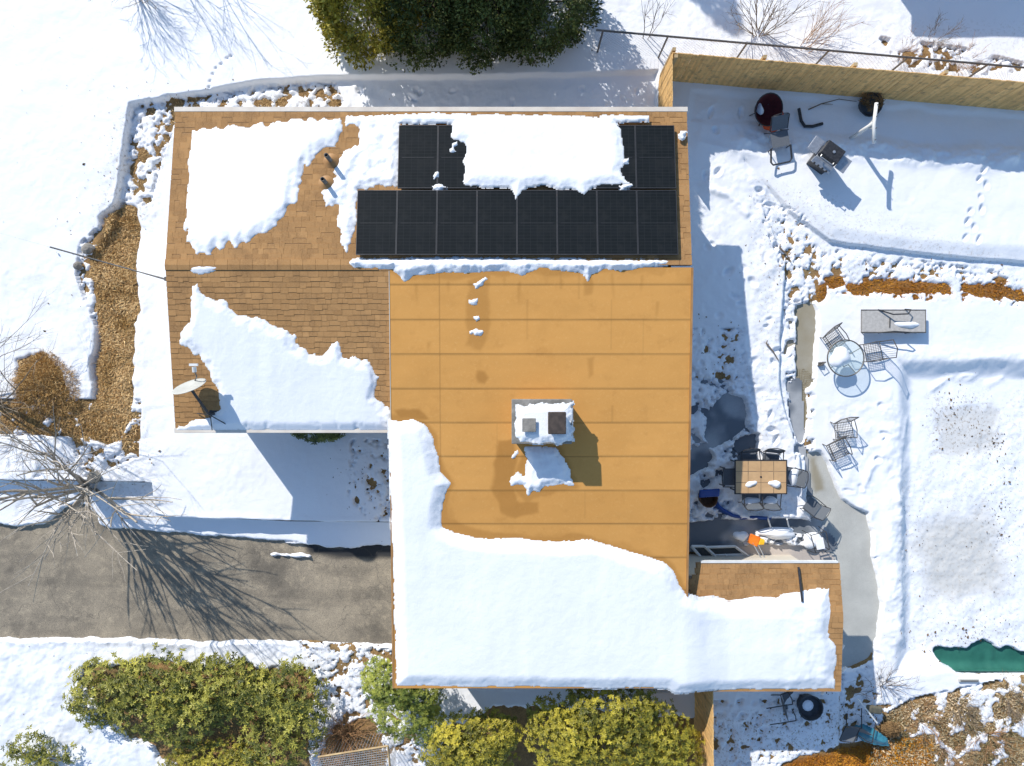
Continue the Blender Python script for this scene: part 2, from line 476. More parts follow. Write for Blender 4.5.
rg = np.zeros_like(GX)
rg = np.maximum(rg, .7 * rough_region([(745, 165), (775, 195), (830, 245), (1024, 268), (1024, 288), (815, 282), (795, 320), (790, 460), (752, 460), (748, 260)]))
rg = np.maximum(rg, 1.0 * rough_region([(686, 330), (752, 330), (800, 470), (812, 530), (686, 560)]))
rg = np.maximum(rg, .45 * rough_region([(690, 90), (745, 100), (752, 330), (690, 330)]))
rg = np.maximum(rg, .55 * rough_region([(120, 115), (330, 80), (650, 78), (655, 115), (175, 120), (160, 200), (145, 440), (60, 470), (85, 280)]))
rg = np.maximum(rg, .8 * rough_region([(0, 420), (100, 440), (160, 460), (150, 530), (0, 530)]))
rg = np.maximum(rg, .7 * rough_region([(-40, 630), (400, 630), (470, 780), (-40, 780)]))
rg = np.maximum(rg, .5 * rough_region([(690, 690), (870, 640), (900, 680), (1040, 690), (1040, 780), (690, 780)]))
rg = np.maximum(rg, .55 * rough_region([(820, 400), (880, 400), (890, 700), (860, 700), (850, 520)]))
rg = np.maximum(rg, .45 * rough_region([(880, 400), (960, 480), (1040, 380), (1040, 680), (900, 660)]))
rg = np.maximum(rg, .4 * rough_region([(600, 0), (900, 0), (960, 60), (1024, 60), (1024, 80), (660, 60)]))
rg = np.maximum(rg, .3 * rough_region([(0, 260), (110, 260), (120, 440), (0, 440)]))

ZT = .006 * fbm(GX, GY, .12, 14, 2) * smooth(fbm(GX, GY, 1.5, 15, 3) + .3) + .03 * fbm(GX, GY, 3.0, 11, 3) + .022 * fbm(GX, GY, .9, 12, 4) + .0035 * fbm(GX, GY, .2, 13, 2)
lump = fbm(GX, GY, .55, 21, 4) * .075 + fbm(GX, GY, .17, 22, 3, .7) * .026
ZT = ZT + rg * lump
ZT -= DROP
# drifted creases on the pool cover, bank lips, faint wind ripples on the lawn
def crease(pts, w, h):
    global ZT
    d = sdline(GX, GY, PP(pts))
    m = d < 3 * w
    k_ = np.zeros_like(GX); k_[m] = .6 + .9 * fbm(GX[m], GY[m], .45, 17, 4, .6)
    ZT = ZT + h * k_ * np.exp(-((d + .35 * w * fbm(GX, GY, .5, 18, 2)) / w) ** 2)
crease([(942, 388), (958, 378), (985, 377), (1000, 384), (1012, 378)], .10, .07)
crease([(912, 420), (905, 450), (900, 500)], .10, .06)
crease([(893, 400), (894, 500), (894, 660)], .25, .07)
crease([(897, 356), (960, 355), (1060, 357)], .22, .05)
crease([(903, 500), (907, 560), (904, 640)], .14, .08)
crease([(740, 140), (800, 146), (870, 148), (900, 152), (950, 154), (1024, 158)], .30, .20)
ZT += .10 * smooth((sdpoly(GX, GY, PP([(700, 142), (790, 146), (870, 150), (1100, 160), (1100, 262), (960, 256), (880, 247), (830, 239), (790, 209), (757, 170)])) + .1) / .5) * (d3 < .02)
crease([(155, 484), (155, 515), (220, 518), (392, 520)], .10, .03)
crease([(700, 186), (728, 196), (746, 214)], .10, .08)
crease([(885, 455), (872, 470), (866, 490)], .09, .07)
crease([(780, 465), (806, 488), (807, 505), (795, 516), (745, 516), (722, 503)], .14, .16)
crease([(0, 640), (390, 640)], .25, .08)
def dent(px, py, rx, ry, ang, h, rim=.35):
    global ZT
    c = P(px, py); ca, sa = math.cos(ang), math.sin(ang)
    m = (np.abs(GX - c.x) < .8) & (np.abs(GY - c.y) < .8)
    dx = GX[m] - c.x; dy = GY[m] - c.y
    r2 = ((dx * ca + dy * sa) / rx) ** 2 + ((-dx * sa + dy * ca) / ry) ** 2
    ZT[m] += -h * np.exp(-r2 ** 2) + h * rim * np.exp(-((np.sqrt(r2) - 1.5) / .35) ** 2)
for (x, y) in [(981, 171), (977, 180), (979, 198), (980, 210), (967, 212), (966, 222), (963, 238), (977, 240), (972, 228), (984, 186)]:
    dent(x + random.uniform(-1, 1), y, random.uniform(.09, .14), random.uniform(.05, .07), random.uniform(.9, 1.9), random.uniform(.05, .09), .12)
for (x, y) in [(231, 56), (227, 58), (221, 64), (216, 68), (213, 74), (210, 81), (209, 87)]:
    dent(x, y, .05, .04, 0, .05, .1)
for (x, y) in [(711, 112), (741, 112), (716, 130), (718, 172), (706, 176), (760, 190), (778, 350), (772, 430), (776, 440), (770, 415)]:
    dent(x, y, random.uniform(.10, .15), random.uniform(.06, .09), random.uniform(0, 3), .09, .15)
for k in range(120):     # trodden places
    bx = [(750, 798, 170, 455), (696, 745, 240, 460), (700, 860, 700, 760), (835, 890, 400, 660), (5, 150, 430, 520), (230, 650, 82, 108)][k % 6]
    dent(random.uniform(bx[0], bx[1]), random.uniform(bx[2], bx[3]), random.uniform(.08, .16), random.uniform(.05, .1), random.uniform(0, 3.1), random.uniform(.03, .08), .12)
edge_fade = smooth(np.minimum(17 - np.abs(GX), 13.4 - np.abs(GY)) / 1.0)
ZT *= edge_fade

ZG = -.26 - DROP * .92 - .03 * fbm(GX, GY, .8, 31, 3) * edge_fade

def at_field(A, x, y):
    i = int(np.clip(round((x + 17) / RES), 0, A.shape[0] - 1)); j = int(np.clip(round((y + 13.4) / RES), 0, A.shape[1] - 1))
    return float(A[i, j])
def snow_z(v): return at_field(ZT, v[0], v[1])
def G(px, py, dz=0.0):          # point on the snow seen at a pixel
    p = P(px, py, 0)
    for _ in range(3): p = P(px, py, at_field(ZT, p.x, p.y))
    p.z += dz; return p

# bare places: (polygon px, ragged amplitude, ragged scale)
DRIVE = [(-140, 528), (0, 527), (25, 529), (45, 526), (60, 515), (72, 506), (85, 507), (94, 516), (99, 527), (112, 531), (160, 534), (200, 538), (255, 541), (300, 546), (330, 551), (400, 548), (470, 548), (470, 642), (392, 642), (330, 641), (270, 638), (200, 639), (130, 635), (60, 635), (20, 637), (0, 634), (-140, 634)]
STRIP = [(112, 222), (128, 206), (139, 212), (142, 235), (140, 260), (142, 285), (146, 312), (140, 325), (139, 360), (138, 395), (134, 420), (127, 436), (114, 441), (101, 436), (100, 415), (105, 390), (103, 365), (108, 345), (107, 300), (106, 285), (100, 275), (103, 255), (112, 240)]
WALK = [(806, 456), (815, 454), (822, 466), (828, 481), (836, 500), (846, 507), (861, 514), (865, 530), (866, 556), (872, 580), (875, 602), (872, 630), (868, 656), (852, 664), (836, 664), (836, 565), (826, 545), (812, 520), (806, 500), (806, 470)]
PATH2 = [(799, 308), (811, 306), (812, 330), (809, 360), (808, 384), (798, 384), (797, 350)]
PATH3 = [(792, 386), (800, 384), (804, 405), (803, 425), (799, 440), (793, 420)]
bares = [
    (DRIVE, -.5, .07, .35), (STRIP, -.45, .07, .3), (WALK, -.35, .05, .3), (PATH2, -.3, .05, .2), (PATH3, -.3, .05, .2),
    ([(709, 416), (717, 402), (727, 396), (738, 400), (742, 412), (742, 426), (726, 440), (712, 446), (705, 436)], -.3, .10, .25),
    ([(688, 452), (703, 446), (708, 456), (700, 468), (688, 474)], -.3, .10, .25),
    ([(738, 440), (752, 436), (752, 470), (740, 462)], -.3, .10, .25),
    ([(686, 524), (722, 521), (745, 521), (800, 520), (813, 526), (806, 532), (790, 529), (766, 530), (748, 532), (736, 540), (742, 547), (760, 545), (800, 547), (830, 556), (842, 563), (842, 580), (686, 580)], -.3, .06, .25),
    ([(846, 288), (870, 283), (905, 284), (940, 287), (946, 293), (915, 292), (880, 291), (852, 293)], -.35, .12, .2),
    ([(960, 288), (985, 286), (1012, 292), (1020, 299), (990, 297), (965, 294)], -.35, .14, .2),
    ([(823, 280), (834, 277), (840, 284), (828, 287)], -.35, .06, .2),
    ([(815, 288), (822, 286), (820, 298), (816, 302)], -.35, .06, .2),
    ([(760, 770), (790, 757), (830, 746), (868, 742), (900, 736), (930, 735), (930, 790), (760, 790)], -.3, .12, .3),
    ([(939, 659), (935, 649), (950, 650), (965, 651), (981, 641), (992, 649), (998, 651), (1004, 648), (1016, 654), (1050, 655), (1050, 670), (960, 669)], -.55, .06, .2),
    ([(85, 668), (150, 662), (310, 672), (305, 770), (190, 770), (110, 718)], -.5, .25, .4),
    ([(500, 712), (700, 712), (700, 780), (440, 780), (450, 730)], -.4, .2, .4),
    ([(335, 728), (372, 722), (388, 770), (320, 770)], -.5, .25, .25),
    ([(25, 362), (45, 355), (62, 375), (70, 395), (50, 402), (25, 398)], -.2, .12, .3),
    ([(-30, 420), (10, 418), (12, 432), (-30, 440)], -.2, .15, .3),
    ([(400, 540), (680, 440), (680, 680), (400, 680)], -.5, .05, .3),
]
bare = np.full(GX.shape, -9.0)
for poly, z, amp, sc in bares:
    s_ = sdpoly(GX, GY, PP(poly, z))
    m = s_ > -1.2
    s_[m] += amp * fbm(GX[m], GY[m], sc, 41, 4, .6)
    bare = np.maximum(bare, s_)
PAVED = [DRIVE, WALK, PATH2, PATH3, [(660, 385), (795, 385), (800, 455), (806, 500), (812, 520), (842, 563), (842, 600), (660, 600)], [(915, 600), (1160, 600), (1160, 671), (925, 671)]]
# snow lying back on the bare places
def cover(poly, z, amp=.06, sc=.25):
    global bare
    s_ = sdpoly(GX, GY, PP(poly, z)); m = s_ > -1.2
    s_[m] += amp * fbm(GX[m], GY[m], sc, 43, 4, .6)
    bare = np.where(s_ > -.6, np.minimum(bare, -s_), bare)
cover([(262, 553), (275, 549), (290, 551), (300, 550), (318, 555), (310, 560), (285, 560), (268, 558)], -.5)
cover([(255, 541), (330, 536), (330, 545), (300, 547), (280, 545)], -.5)
def raise_ground(poly, z, dz):
    global ZG
    t = smooth((sdpoly(GX, GY, PP(poly, z)) + .3) / .4)
    ZG = np.maximum(ZG, ZG * (1 - t) + (ZT - dz - .02 * fbm(GX, GY, .3, 33, 3)) * t)
raise_ground(STRIP, -.2, .07)
raise_ground([(70, 650), (150, 650), (330, 655), (400, 655), (430, 690), (700, 690), (700, 780), (60, 780)], -.4, .10)
raise_ground([(755, 775), (790, 752), (868, 740), (935, 730), (935, 790), (755, 790)], -.2, .06)
raise_ground([(813, 272), (1030, 278), (1030, 304), (813, 304)], -.1, .06)
raise_ground([(10, 345), (60, 340), (85, 370), (85, 412), (10, 412), (-40, 440), (-40, 415)], -.1, .06)
def speckle(poly, z, thr, sc, seed, k=.25):
    global bare, ZG
    s_ = sdpoly(GX, GY, PP(poly, z)); m = s_ > -.05
    v = np.full(GX.shape, -9.0)
    v[m] = np.minimum(s_[m], (.9 * fbm(GX[m], GY[m], sc, seed, 4, .6) + .16 * vnoise(GX[m], GY[m], sc * .3, seed + 7) - thr) * k)
    bare = np.maximum(bare, v)
    t = smooth((s_ + .3) / .5)
    ZG = np.maximum(ZG, (ZT - .06 - .02 * fbm(GX, GY, .3, seed + 3, 3)) * t + ZG * (1 - t))
speckle([(135, 108), (165, 100), (200, 97), (300, 84), (335, 84), (345, 108), (180, 112), (160, 160), (150, 200), (125, 215), (128, 160)], -.2, .36, .26, 51)
speckle([(85, 245), (112, 222), (106, 300), (102, 330), (90, 300), (82, 275)], -.2, .34, .22, 52)
speckle([(85, 400), (145, 400), (142, 455), (90, 475), (75, 430)], -.3, .3, .25, 53)
speckle([(752, 195), (800, 215), (830, 250), (1024, 275), (1024, 305), (940, 300), (840, 292), (815, 300), (790, 300), (775, 250)], -.1, .56, .24, 54)
speckle([(788, 250), (816, 250), (812, 460), (796, 460), (786, 360)], -.1, .5, .22, 55)
speckle([(690, 330), (745, 330), (752, 460), (720, 520), (690, 520)], -.1, .56, .3, 56)
speckle([(730, 545), (745, 530), (830, 530), (836, 550), (800, 550)], -.2, .38, .2, 57)
speckle([(700, 700), (860, 690), (900, 700), (880, 750), (700, 766)], -.2, .62, .22, 58)
speckle([(868, 750), (885, 715), (910, 700), (950, 690), (1040, 672), (1040, 790), (868, 790)], -.2, .16, .42, 59, .3)
speckle([(840, 640), (875, 640), (885, 720), (845, 730)], -.2, .55, .3, 60)
speckle([(0, 400), (90, 400), (90, 436), (0, 432)], -.2, .1, .3, 61)
speckle([(300, 640), (400, 650), (420, 760), (370, 766), (330, 700)], -.5, .46, .2, 62)
speckle([(355, 440), (390, 440), (390, 525), (350, 500)], -.3, .58, .2, 63)
speckle([(880, 40), (960, 50), (1024, 66), (1024, 78), (900, 66)], -.1, .42, .3, 64)
for pv in PAVED:
    t = smooth((sdpoly(GX, GY, PP(pv)) + .25) / .2)
    ZG = ZG * (1 - t) + np.minimum(ZG, -.30 - DROP * .92) * t
ZG = np.where(sdpoly(GX, GY, PP([(905, 600), (1160, 600), (1160, 673), (915, 673)], -.3)) > 0, np.minimum(ZG, -.85), ZG)
s_ = smooth(-bare / .15)
ZS = ZT * s_ + (ZG - .05) * (1 - s_)

slush = smooth((sdpoly(GX, GY, PP([(905, 545), (925, 525), (950, 512), (985, 508), (1005, 530), (1012, 570), (1005, 600), (970, 612), (935, 606), (915, 590)], -.3), 2) + .7 * fbm(GX, GY, 1.1, 71, 5) + .34) / .9)
slush = np.maximum(slush, .8 * smooth((sdpoly(GX, GY, PP([(940, 395), (1000, 400), (1015, 460), (930, 462)], -.3), 2) + .5 * fbm(GX, GY, .6, 72, 4)) / .5))
ZS -= .03 * slush
dirt = np.zeros_like(GX)
for poly, k in (([(700, 715), (860, 705), (890, 740), (760, 770), (700, 770)], .9), ([(890, 700), (1040, 680), (1040, 780), (880, 780)], .9),
                ([(750, 170), (1024, 262), (1024, 300), (815, 300), (795, 460), (755, 460)], .45), ([(690, 80), (1040, 62), (1040, 20), (690, 20)], .3),
                ([(115, 105), (330, 80), (345, 110), (180, 112), (150, 220), (110, 290), (80, 290)], .6), ([(700, 360), (750, 360), (815, 520), (690, 540)], .35),
                ([(300, 630), (420, 650), (420, 770), (300, 770)], .7), ([(0, 400), (150, 410), (150, 530), (0, 530)], .45), ([(-20, 628), (400, 628), (400, 650), (-20, 650)], .6),
                ([(900, 480), (1040, 380), (1040, 660), (900, 660)], .4), ([(935, 395), (1000, 390), (1012, 455), (935, 460)], .75), ([(730, 525), (840, 525), (840, 560), (730, 560)], .8)):
    dirt = np.maximum(dirt, k * smooth((sdpoly(GX, GY, PP(poly)) + .2) / .5))
dirt = np.maximum(dirt, .8 * smooth((bare + .16) / .14) * (bare > -.3))
snow = grid_mesh("snow", GX, GY, ZS, bare < .02, M['snow'], attrs={'slush': slush, 'dirt': dirt})
tag(snow, kind="structure")
BIG = 600
mb = MB()
o_, i_ = [(-BIG, -BIG, 0), (BIG, -BIG, 0), (BIG, BIG, 0), (-BIG, BIG, 0)], [(-17, -13.4, 0), (17, -13.4, 0), (17, 13.4, 0), (-17, 13.4, 0)]
mb.add(o_ + i_, [(0, 1, 5, 4), (1, 2, 6, 5), (2, 3, 7, 6), (3, 0, 4, 7)])
tag(mb.build("snow_field", M['snow']), kind="structure")
# bare ground under the snow
k = 3
gx, gy, gz = GX[::k, ::k], GY[::k, ::k], ZG[::k, ::k]
mul = smooth((sdpoly(gx, gy, PP([(755, 775), (790, 752), (868, 740), (915, 735), (920, 790), (755, 790)], -.3)) + .1) / .3)
mul = np.maximum(mul, .7 * smooth((sdpoly(gx, gy, PP([(815, 275), (1024, 280), (1024, 302), (815, 302)], -.3)) + .1) / .3))
tag(grid_mesh("ground", gx, gy, gz, None, M['soil'], attrs={'mulch': mul}), kind="structure")

def flat(name, poly, z, mat, res=.06, wet_shade=None, pad=.5, amp=.01):
    w = PP(poly, z); x0, y0 = w.min(0) - pad; x1, y1 = w.max(0) + pad
    X, Y = grid_xy(x0, x1, y0, y1, res)
    sd = sdpoly(X, Y, w, 1.5)
    Z = z + amp * fbm(X, Y, 1.5, 77, 3)
    return tag(grid_mesh(name, X, Y, Z, sd > -pad * .8, mat, attrs={'wet_shade': wet_shade(X, Y) if wet_shade else np.zeros_like(X)}), kind="structure")

def drive_wet_shade(X, Y):
    w = smooth((sdpoly(X, Y, PP([(300, 538), (335, 545), (400, 540), (400, 560), (345, 561), (310, 556)], -.5)) + .12 * fbm(X, Y, .5, 5) + .05) / .2)  # dark patch paints the wing eave's cast shadow on the asphalt
    w = np.maximum(w, .4 * smooth((fbm(X, Y, 1.6, 6, 5, .6) - .12) / .3))
    w = np.maximum(w, .22 * smooth((fbm(X * .16, Y, .35, 12, 3) - .1) / .3))
    return w
flat("driveway", DRIVE, -.53, M['asphalt'], wet_shade=drive_wet_shade)
flat("walkway", WALK + [], -.25, M['concrete'], wet_shade=lambda X, Y: .8 * smooth((sdpoly(X, Y, PP([(806, 455), (816, 455), (828, 492), (812, 496)], -.3)) + .15 * fbm(X, Y, .5, 8)) / .2))
flat("paved_path", PATH2, -.24, M['concrete'], wet_shade=lambda X, Y: .75 + .25 * fbm(X, Y, .4, 9))
flat("paved_path", PATH3, -.24, M['concrete'], wet_shade=lambda X, Y: np.ones_like(X))
flat("patio", [(660, 385), (795, 385), (800, 455), (806, 500), (812, 520), (830, 545), (660, 545)], -.2, M['patio'], pad=.2,
     wet_shade=lambda X, Y: smooth((fbm(X, Y, 1.0, 10, 4) + .35) / .4))
flat("patio_slab", [(738, 548), (800, 546), (828, 556), (834, 564), (834, 600), (738, 600)], -.18, M['slab'], pad=.05)

# ------------------------------------------------------------------ the house
RY, RZ = 2.878, 2.95                   # ridge
def zSouth(y): return RZ - (y - RY) * .1272
def zNorth(y): return RZ - (RY - y) * .1247
def zMem(y): return RZ - (RY - y) * .0613
XL, XM, XR = -8.46, -2.98, 4.39
YS, YN, YM = 6.81, -1.13, -7.73

house = thing("house", "low single storey house with tan shingle roof and flat rolled roofing, partly under snow", "house", (0, 0, -.3))
hz = .3                                # children are in the house's own space
def hb(mb, name, mat, parent=None, **kw):
    o = mb.build(name, mat, parent or house, **kw)
    if parent is None: o.location = (0, 0, hz)
    return o

def courses(mb, x0, x1, y0, y1, zf, step=.135, th=.010, seed=0, xl=None):
    n = max(1, int(round(abs(y1 - y0) / step))); d = (y1 - y0) / n
    r = random.Random(seed)
    if not hasattr(mb, 'tint'): mb.tint = []
    for i in range(n):
        ya, yb = y0 + d * i, y0 + d * (i + 1)
        x = (xl(yb) if xl else x0) - r.uniform(0, .2) * 0; row_t = r.gauss(0, .06)
        while x < x1 - .01:
            w = min(r.choice([.13, .16, .20, .26, .33]), x1 - x)
            if x1 - x - w < .06: w = x1 - x
            j = r.choice([-.02, 0, 0, .012]) if 0 < i < n - 1 else 0
            yb2 = yb + j; t = th * r.uniform(.55, 1.35)
            za, zb = zf(ya) + .002, zf(yb2) + t
            g = .004 if w > .05 else 0
            p = [(x + g, ya, za), (x + w, ya, za), (x + w, yb2, zb), (x + g, yb2, zb), (x + g, yb2, zb - t - .004), (x + w, yb2, zb - t - .004)]
            fs = [(0, 1, 2, 3), (3, 2, 5, 4)] if d < 0 else [(3, 2, 1, 0), (4, 5, 2, 3)]
            mb.add(p, fs); mb.tint += [min(1, max(0, r.gauss(.5, .2) + row_t))] * 6; x += w
def tinted(o, tint):
    me_ = o.data; t_ = list(tint) + [.5] * (len(me_.vertices) - len(tint))
    at_ = me_.attributes.new("tint", 'FLOAT', 'POINT'); at_.data.foreach_set("value", np.array(t_[:len(me_.vertices)], np.float32)); return o
def slab(mb, x0, x1, ya, za, yb, zb, t=.14, gap=.006):
    a = [(x0, ya, za - t), (x1, ya, za - t), (x1, yb, zb - t), (x0, yb, zb - t)]
    b = [(x0, ya, za - gap), (x1, ya, za - gap), (x1, yb, zb - gap), (x0, yb, zb - gap)]
    mb.hexa(a, b)
m1 = MB(); courses(m1, XL, XR, RY, YS, zSouth, seed=1)
roofS = tinted(hb(m1, "shingle_roof", M['shingle']), m1.tint); roofS["label"] = "sunlit tan shingle slope under the solar panels"
m1 = MB(); courses(m1, XL, XM - .004, RY, YN, zNorth, seed=2)
roofN = tinted(hb(m1, "shingle_roof", M['shingle']), m1.tint); roofN["label"] = "darker tan shingle slope of the west wing"
m1 = MB()
for i in range(42):
    x = XL + i * .306
    if x + .30 < XR: m1.hexa([(x, RY - .12, zNorth(RY - .12) + .006), (x + .3, RY - .12, zNorth(RY - .12) + .006), (x + .3, RY, RZ + .012), (x, RY, RZ + .012)],
            [(x, RY - .12, zNorth(RY - .12) + .024), (x + .3, RY - .12, zNorth(RY - .12) + .024), (x + .3, RY, RZ + .03), (x, RY, RZ + .03)]) if x < XM - .3 else None
    if x + .30 < XR: m1.hexa([(x, RY, RZ + .012), (x + .3, RY, RZ + .012), (x + .3, RY + .14, zSouth(RY + .14) + .010), (x, RY + .14, zSouth(RY + .14) + .010)],
            [(x, RY, RZ + .03), (x + .3, RY, RZ + .03), (x + .3, RY + .14, zSouth(RY + .14) + .026), (x, RY + .14, zSouth(RY + .14) + .026)])
rc_ = hb(m1, "ridge_cap", M['shingle']); tinted(rc_, [v_ for _ in range(len(m1.v) // 8) for v_ in [random.uniform(.3, .75)] * 8])
mk = MB(); slab(mk, XL + .01, XR - .01, RY, RZ, YS - .005, zSouth(YS)); slab(mk, XL + .01, XM - .01, YN + .005, zNorth(YN), RY - .002, RZ)
hb(mk, "roof_deck", M['tan_trim'])
# rolled roofing, strip laps stepping down to the north
X, Y = grid_xy(XM, XR - .02, YM, RY - .06, .028)
row = np.floor((2.40 - Y) / .845)
fr = (2.40 - Y) / .845 - row
lap = .010 * fr + .004
Zm = zMem(Y) + lap + .012 * fbm(X, Y, 1.4, 81, 3) + .005 * fbm(X * .35, Y, .4, 82, 3)
seam = np.zeros_like(X)
seam = np.maximum(seam, .5 * (np.minimum(fr, 1 - fr) * .845 < .014) * (.65 + .35 * vnoise(X, Y, .8, 83)))
for (px, ya, yb, k) in [(440, 270, 505, .55), (389, 250, 420, 0), (497, 422, 458, .2), (610, 300, 350, .25), (560, 270, 290, .2), (527, 300, 340, .2), (642, 320, 356, .22), (612, 405, 423, .25), (578, 270, 300, .2), (585, 490, 520, .2)]:
    p0, p1 = P(px, ya, 2.7), P(px, yb, 2.7)
    seam = np.maximum(seam, k * .6 * (np.abs(X - p0.x) < .017) * (Y < p0.y) * (Y > p1.y))
row_tone = np.random.default_rng(5).uniform(0, .13, 40)
wet_shade = row_tone[np.clip(row.astype(int) + 3, 0, 39)] + .0 * X
wet_shade += .07 * smooth((fbm(X, Y, .9, 86, 5, .65) - .05) / .4)
def blot(poly, k, amp=.12, w=.12):
    global wet_shade
    wet_shade = np.maximum(wet_shade, k * smooth((sdpoly(X, Y, PP(poly, 2.72)) + amp * fbm(X, Y, .5, 84, 3)) / w + .3))
blot([(466, 280), (492, 275), (490, 340), (480, 351), (466, 345)], .34)
blot([(477, 370), (486, 371), (490, 378), (485, 385), (477, 383), (475, 376)], .5, .03)
blot([(498, 440), (514, 436), (520, 500), (545, 498), (540, 515), (515, 520), (500, 512), (490, 490)], .5)
blot([(445, 480), (452, 480), (458, 535), (520, 535), (600, 535), (650, 552), (680, 575), (684, 592), (640, 562), (590, 548), (445, 545)], .3, .2, .3)
blot([(582, 275), (594, 272), (592, 295), (584, 296)], .35)
blot([(586, 358), (595, 355), (594, 375), (588, 380)], .35, .04)
blot([(393, 410), (420, 408), (430, 420), (400, 418)], .55)
def halo(poly, k, d0=.16):
    global wet_shade
    sd_ = sdpoly(X, Y, PP(poly, 2.6)); m_ = sd_ > -.8
    v_ = np.zeros_like(X); v_[m_] = k * smooth((sd_[m_] + d0 + .12 * fbm(X[m_], Y[m_], .6, 85, 4)) / .14)
    wet_shade = np.maximum(wet_shade, v_)
halo([(391, 432), (391, 419), (415, 418), (434, 435), (441, 470), (450, 484), (444, 520), (475, 535), (540, 539), (590, 538), (630, 551), (662, 560), (685, 593), (640, 690), (396, 687)], .42)
halo([(345, 263), (674, 260), (620, 273), (592, 277), (520, 276), (404, 281), (393, 271)], .35, .10)
halo([(525, 447), (557, 447), (575, 486), (540, 493), (528, 499), (511, 486)], .4, .12)
for (px, py, L_) in [(418, 283, 30), (450, 280, 22), (520, 280, 35), (560, 278, 18), (640, 274, 26), (505, 276, 16), (612, 272, 40), (430, 340, 18), (655, 300, 30)]:
    p0 = P(px, py, 2.75); xx = X - p0.x - .03 * np.sin(Y * 3 + px)
    wet_shade = np.maximum(wet_shade, .28 * np.exp(-(xx / .05) ** 2) * smooth((p0.y - Y) / .1) * smooth((Y - p0.y + L_ * .025) / (L_ * .02)))
blot([(540, 262), (670, 262), (660, 278), (610, 276), (545, 282)], .25)
me = grid_mesh("rolled_roof", X, Y, Zm, None, M['membrane'], house, {'wet_shade': wet_shade, 'seam': seam}); me.location = (0, 0, hz)
mk = MB()
mk.hexa([(XM, YM, zMem(YM) - .16), (XR - .02, YM, zMem(YM) - .16), (XR - .02, RY - .07, zMem(RY) - .16), (XM, RY - .07, zMem(RY) - .16)],
        [(XM, YM, zMem(YM) - .012), (XR - .02, YM, zMem(YM) - .012), (XR - .02, RY - .07, zMem(RY - .07) - .012), (XM, RY - .07, zMem(RY - .07) - .012)])
hb(mk, "roof_deck", M['tan_trim'])
# drip edges and gutters
mk = MB()
mk.hexa([(XM - .05, YM, zMem(YM) - .14), (XM - .004, YM, zMem(YM) - .14), (XM - .004, YN - .02, zMem(YN) - .14), (XM - .05, YN - .02, zMem(YN) - .14)],
        [(XM - .05, YM, zMem(YM) + .015), (XM - .004, YM, zMem(YM) + .015), (XM - .004, YN - .02, zMem(YN) + .015), (XM - .05, YN - .02, zMem(YN) + .015)])
hb(mk, "drip_edge", M['tan_trim']); mk = MB()
mk.hexa([(XR - .016, YM, zMem(YM) - .14), (XR + .03, YM, zMem(YM) - .14), (XR + .03, RY - .07, zMem(RY) - .14), (XR - .016, RY - .07, zMem(RY) - .14)],
        [(XR - .016, YM, zMem(YM) + .028), (XR + .03, YM, zMem(YM) + .028), (XR + .03, RY - .07, zMem(RY) + .028), (XR - .016, RY - .07, zMem(RY) + .028)])
hb(mk, "drip_edge", M['tan_trim'])
def gutter(x0, x1, y, z, s, mat):
    m = MB(); w = .12
    prof = [(0, .0), (0, -.11), (w * .8, -.11), (w, .0), (w - .012, 0), (w * .8 - .01, -.095), (.012, -.095), (.012, 0)]
    vs = [(x, y + s * a_, z + b_) for x in (x0, x1) for a_, b_ in prof]
    vs += [(x, y + s * a_, z + .004) for x in (x0, x1) for a_ in (.006, w - .006)]
    fs = [(16, 17, 19, 18)] + [(i, (i + 1) % 8, 8 + (i + 1) % 8, 8 + i) for i in range(8)] + [(0, 1, 6, 7), (1, 2, 5, 6), (2, 3, 4, 5), (8, 9, 14, 15), (9, 10, 13, 14), (10, 11, 12, 13)]
    m.add(vs, fs); return hb(m, "gutter", mat)
gutter(XL - .02, XR + .02, YS + .004, zSouth(YS) + .012, 1, M['trim'])
gutter(XL - .02, XM - .06, YN - .004, zNorth(YN) + .004, -1, M['trim'])
# walls
mk = MB(); g0 = -.62
def wallbox(x0, y0, x1, y1, z1): mk.box(((x0 + x1) / 2, (y0 + y1) / 2, (g0 + z1) / 2), (abs(x1 - x0), abs(y1 - y0), z1 - g0))
xs0, xs1 = XL + .35, XR - .4
wallbox(xs0, YS - .55, xs1, YS - .4, 2.3); wallbox(xs0, YN + .4, xs0 + .15, YS - .551, 2.3)
wallbox(xs0 + .151, YN + .4, XM - .02, YN + .55, 2.3); wallbox(XM + .3, YM + .7, XM + .45, YN + .399, 2.18)
wallbox(XM + .451, YM + .7, xs1 - .151, YM + .85, 2.12); wallbox(xs1 - .15, YM + .7, xs1, YS - .551, 2.14)
for ax in (xs0 + .075, ):
    mk.add([(ax, YN + .5, 2.3), (ax, RY, RZ - .16), (ax, YS - .5, 2.3)], [(0, 1, 2)])
mk.add([(xs1 - .07, RY - 1, 2.14), (xs1 - .07, RY, RZ - .17), (xs1 - .07, YS - .5, 2.14)], [(0, 1, 2)])
mk.hexa([(XM - .03, YN + .05, 2.3), (XM - .012, YN + .05, 2.3), (XM - .012, RY - .1, 2.7), (XM - .03, RY - .1, 2.7)],
        [(XM - .03, YN + .05, zMem(YN)), (XM - .012, YN + .05, zMem(YN)), (XM - .012, RY - .1, zMem(RY - .1)), (XM - .03, RY - .1, zMem(RY - .1))])
hb(mk, "wall", M['siding'])
gd = MB(); gx_ = XM + .27
for i in range(4): gd.box((gx_, -5.55, -.27 + i * .55), (.05, 2.5, .53))
hb(gd, "garage_door", M['white'], bevel=.01)
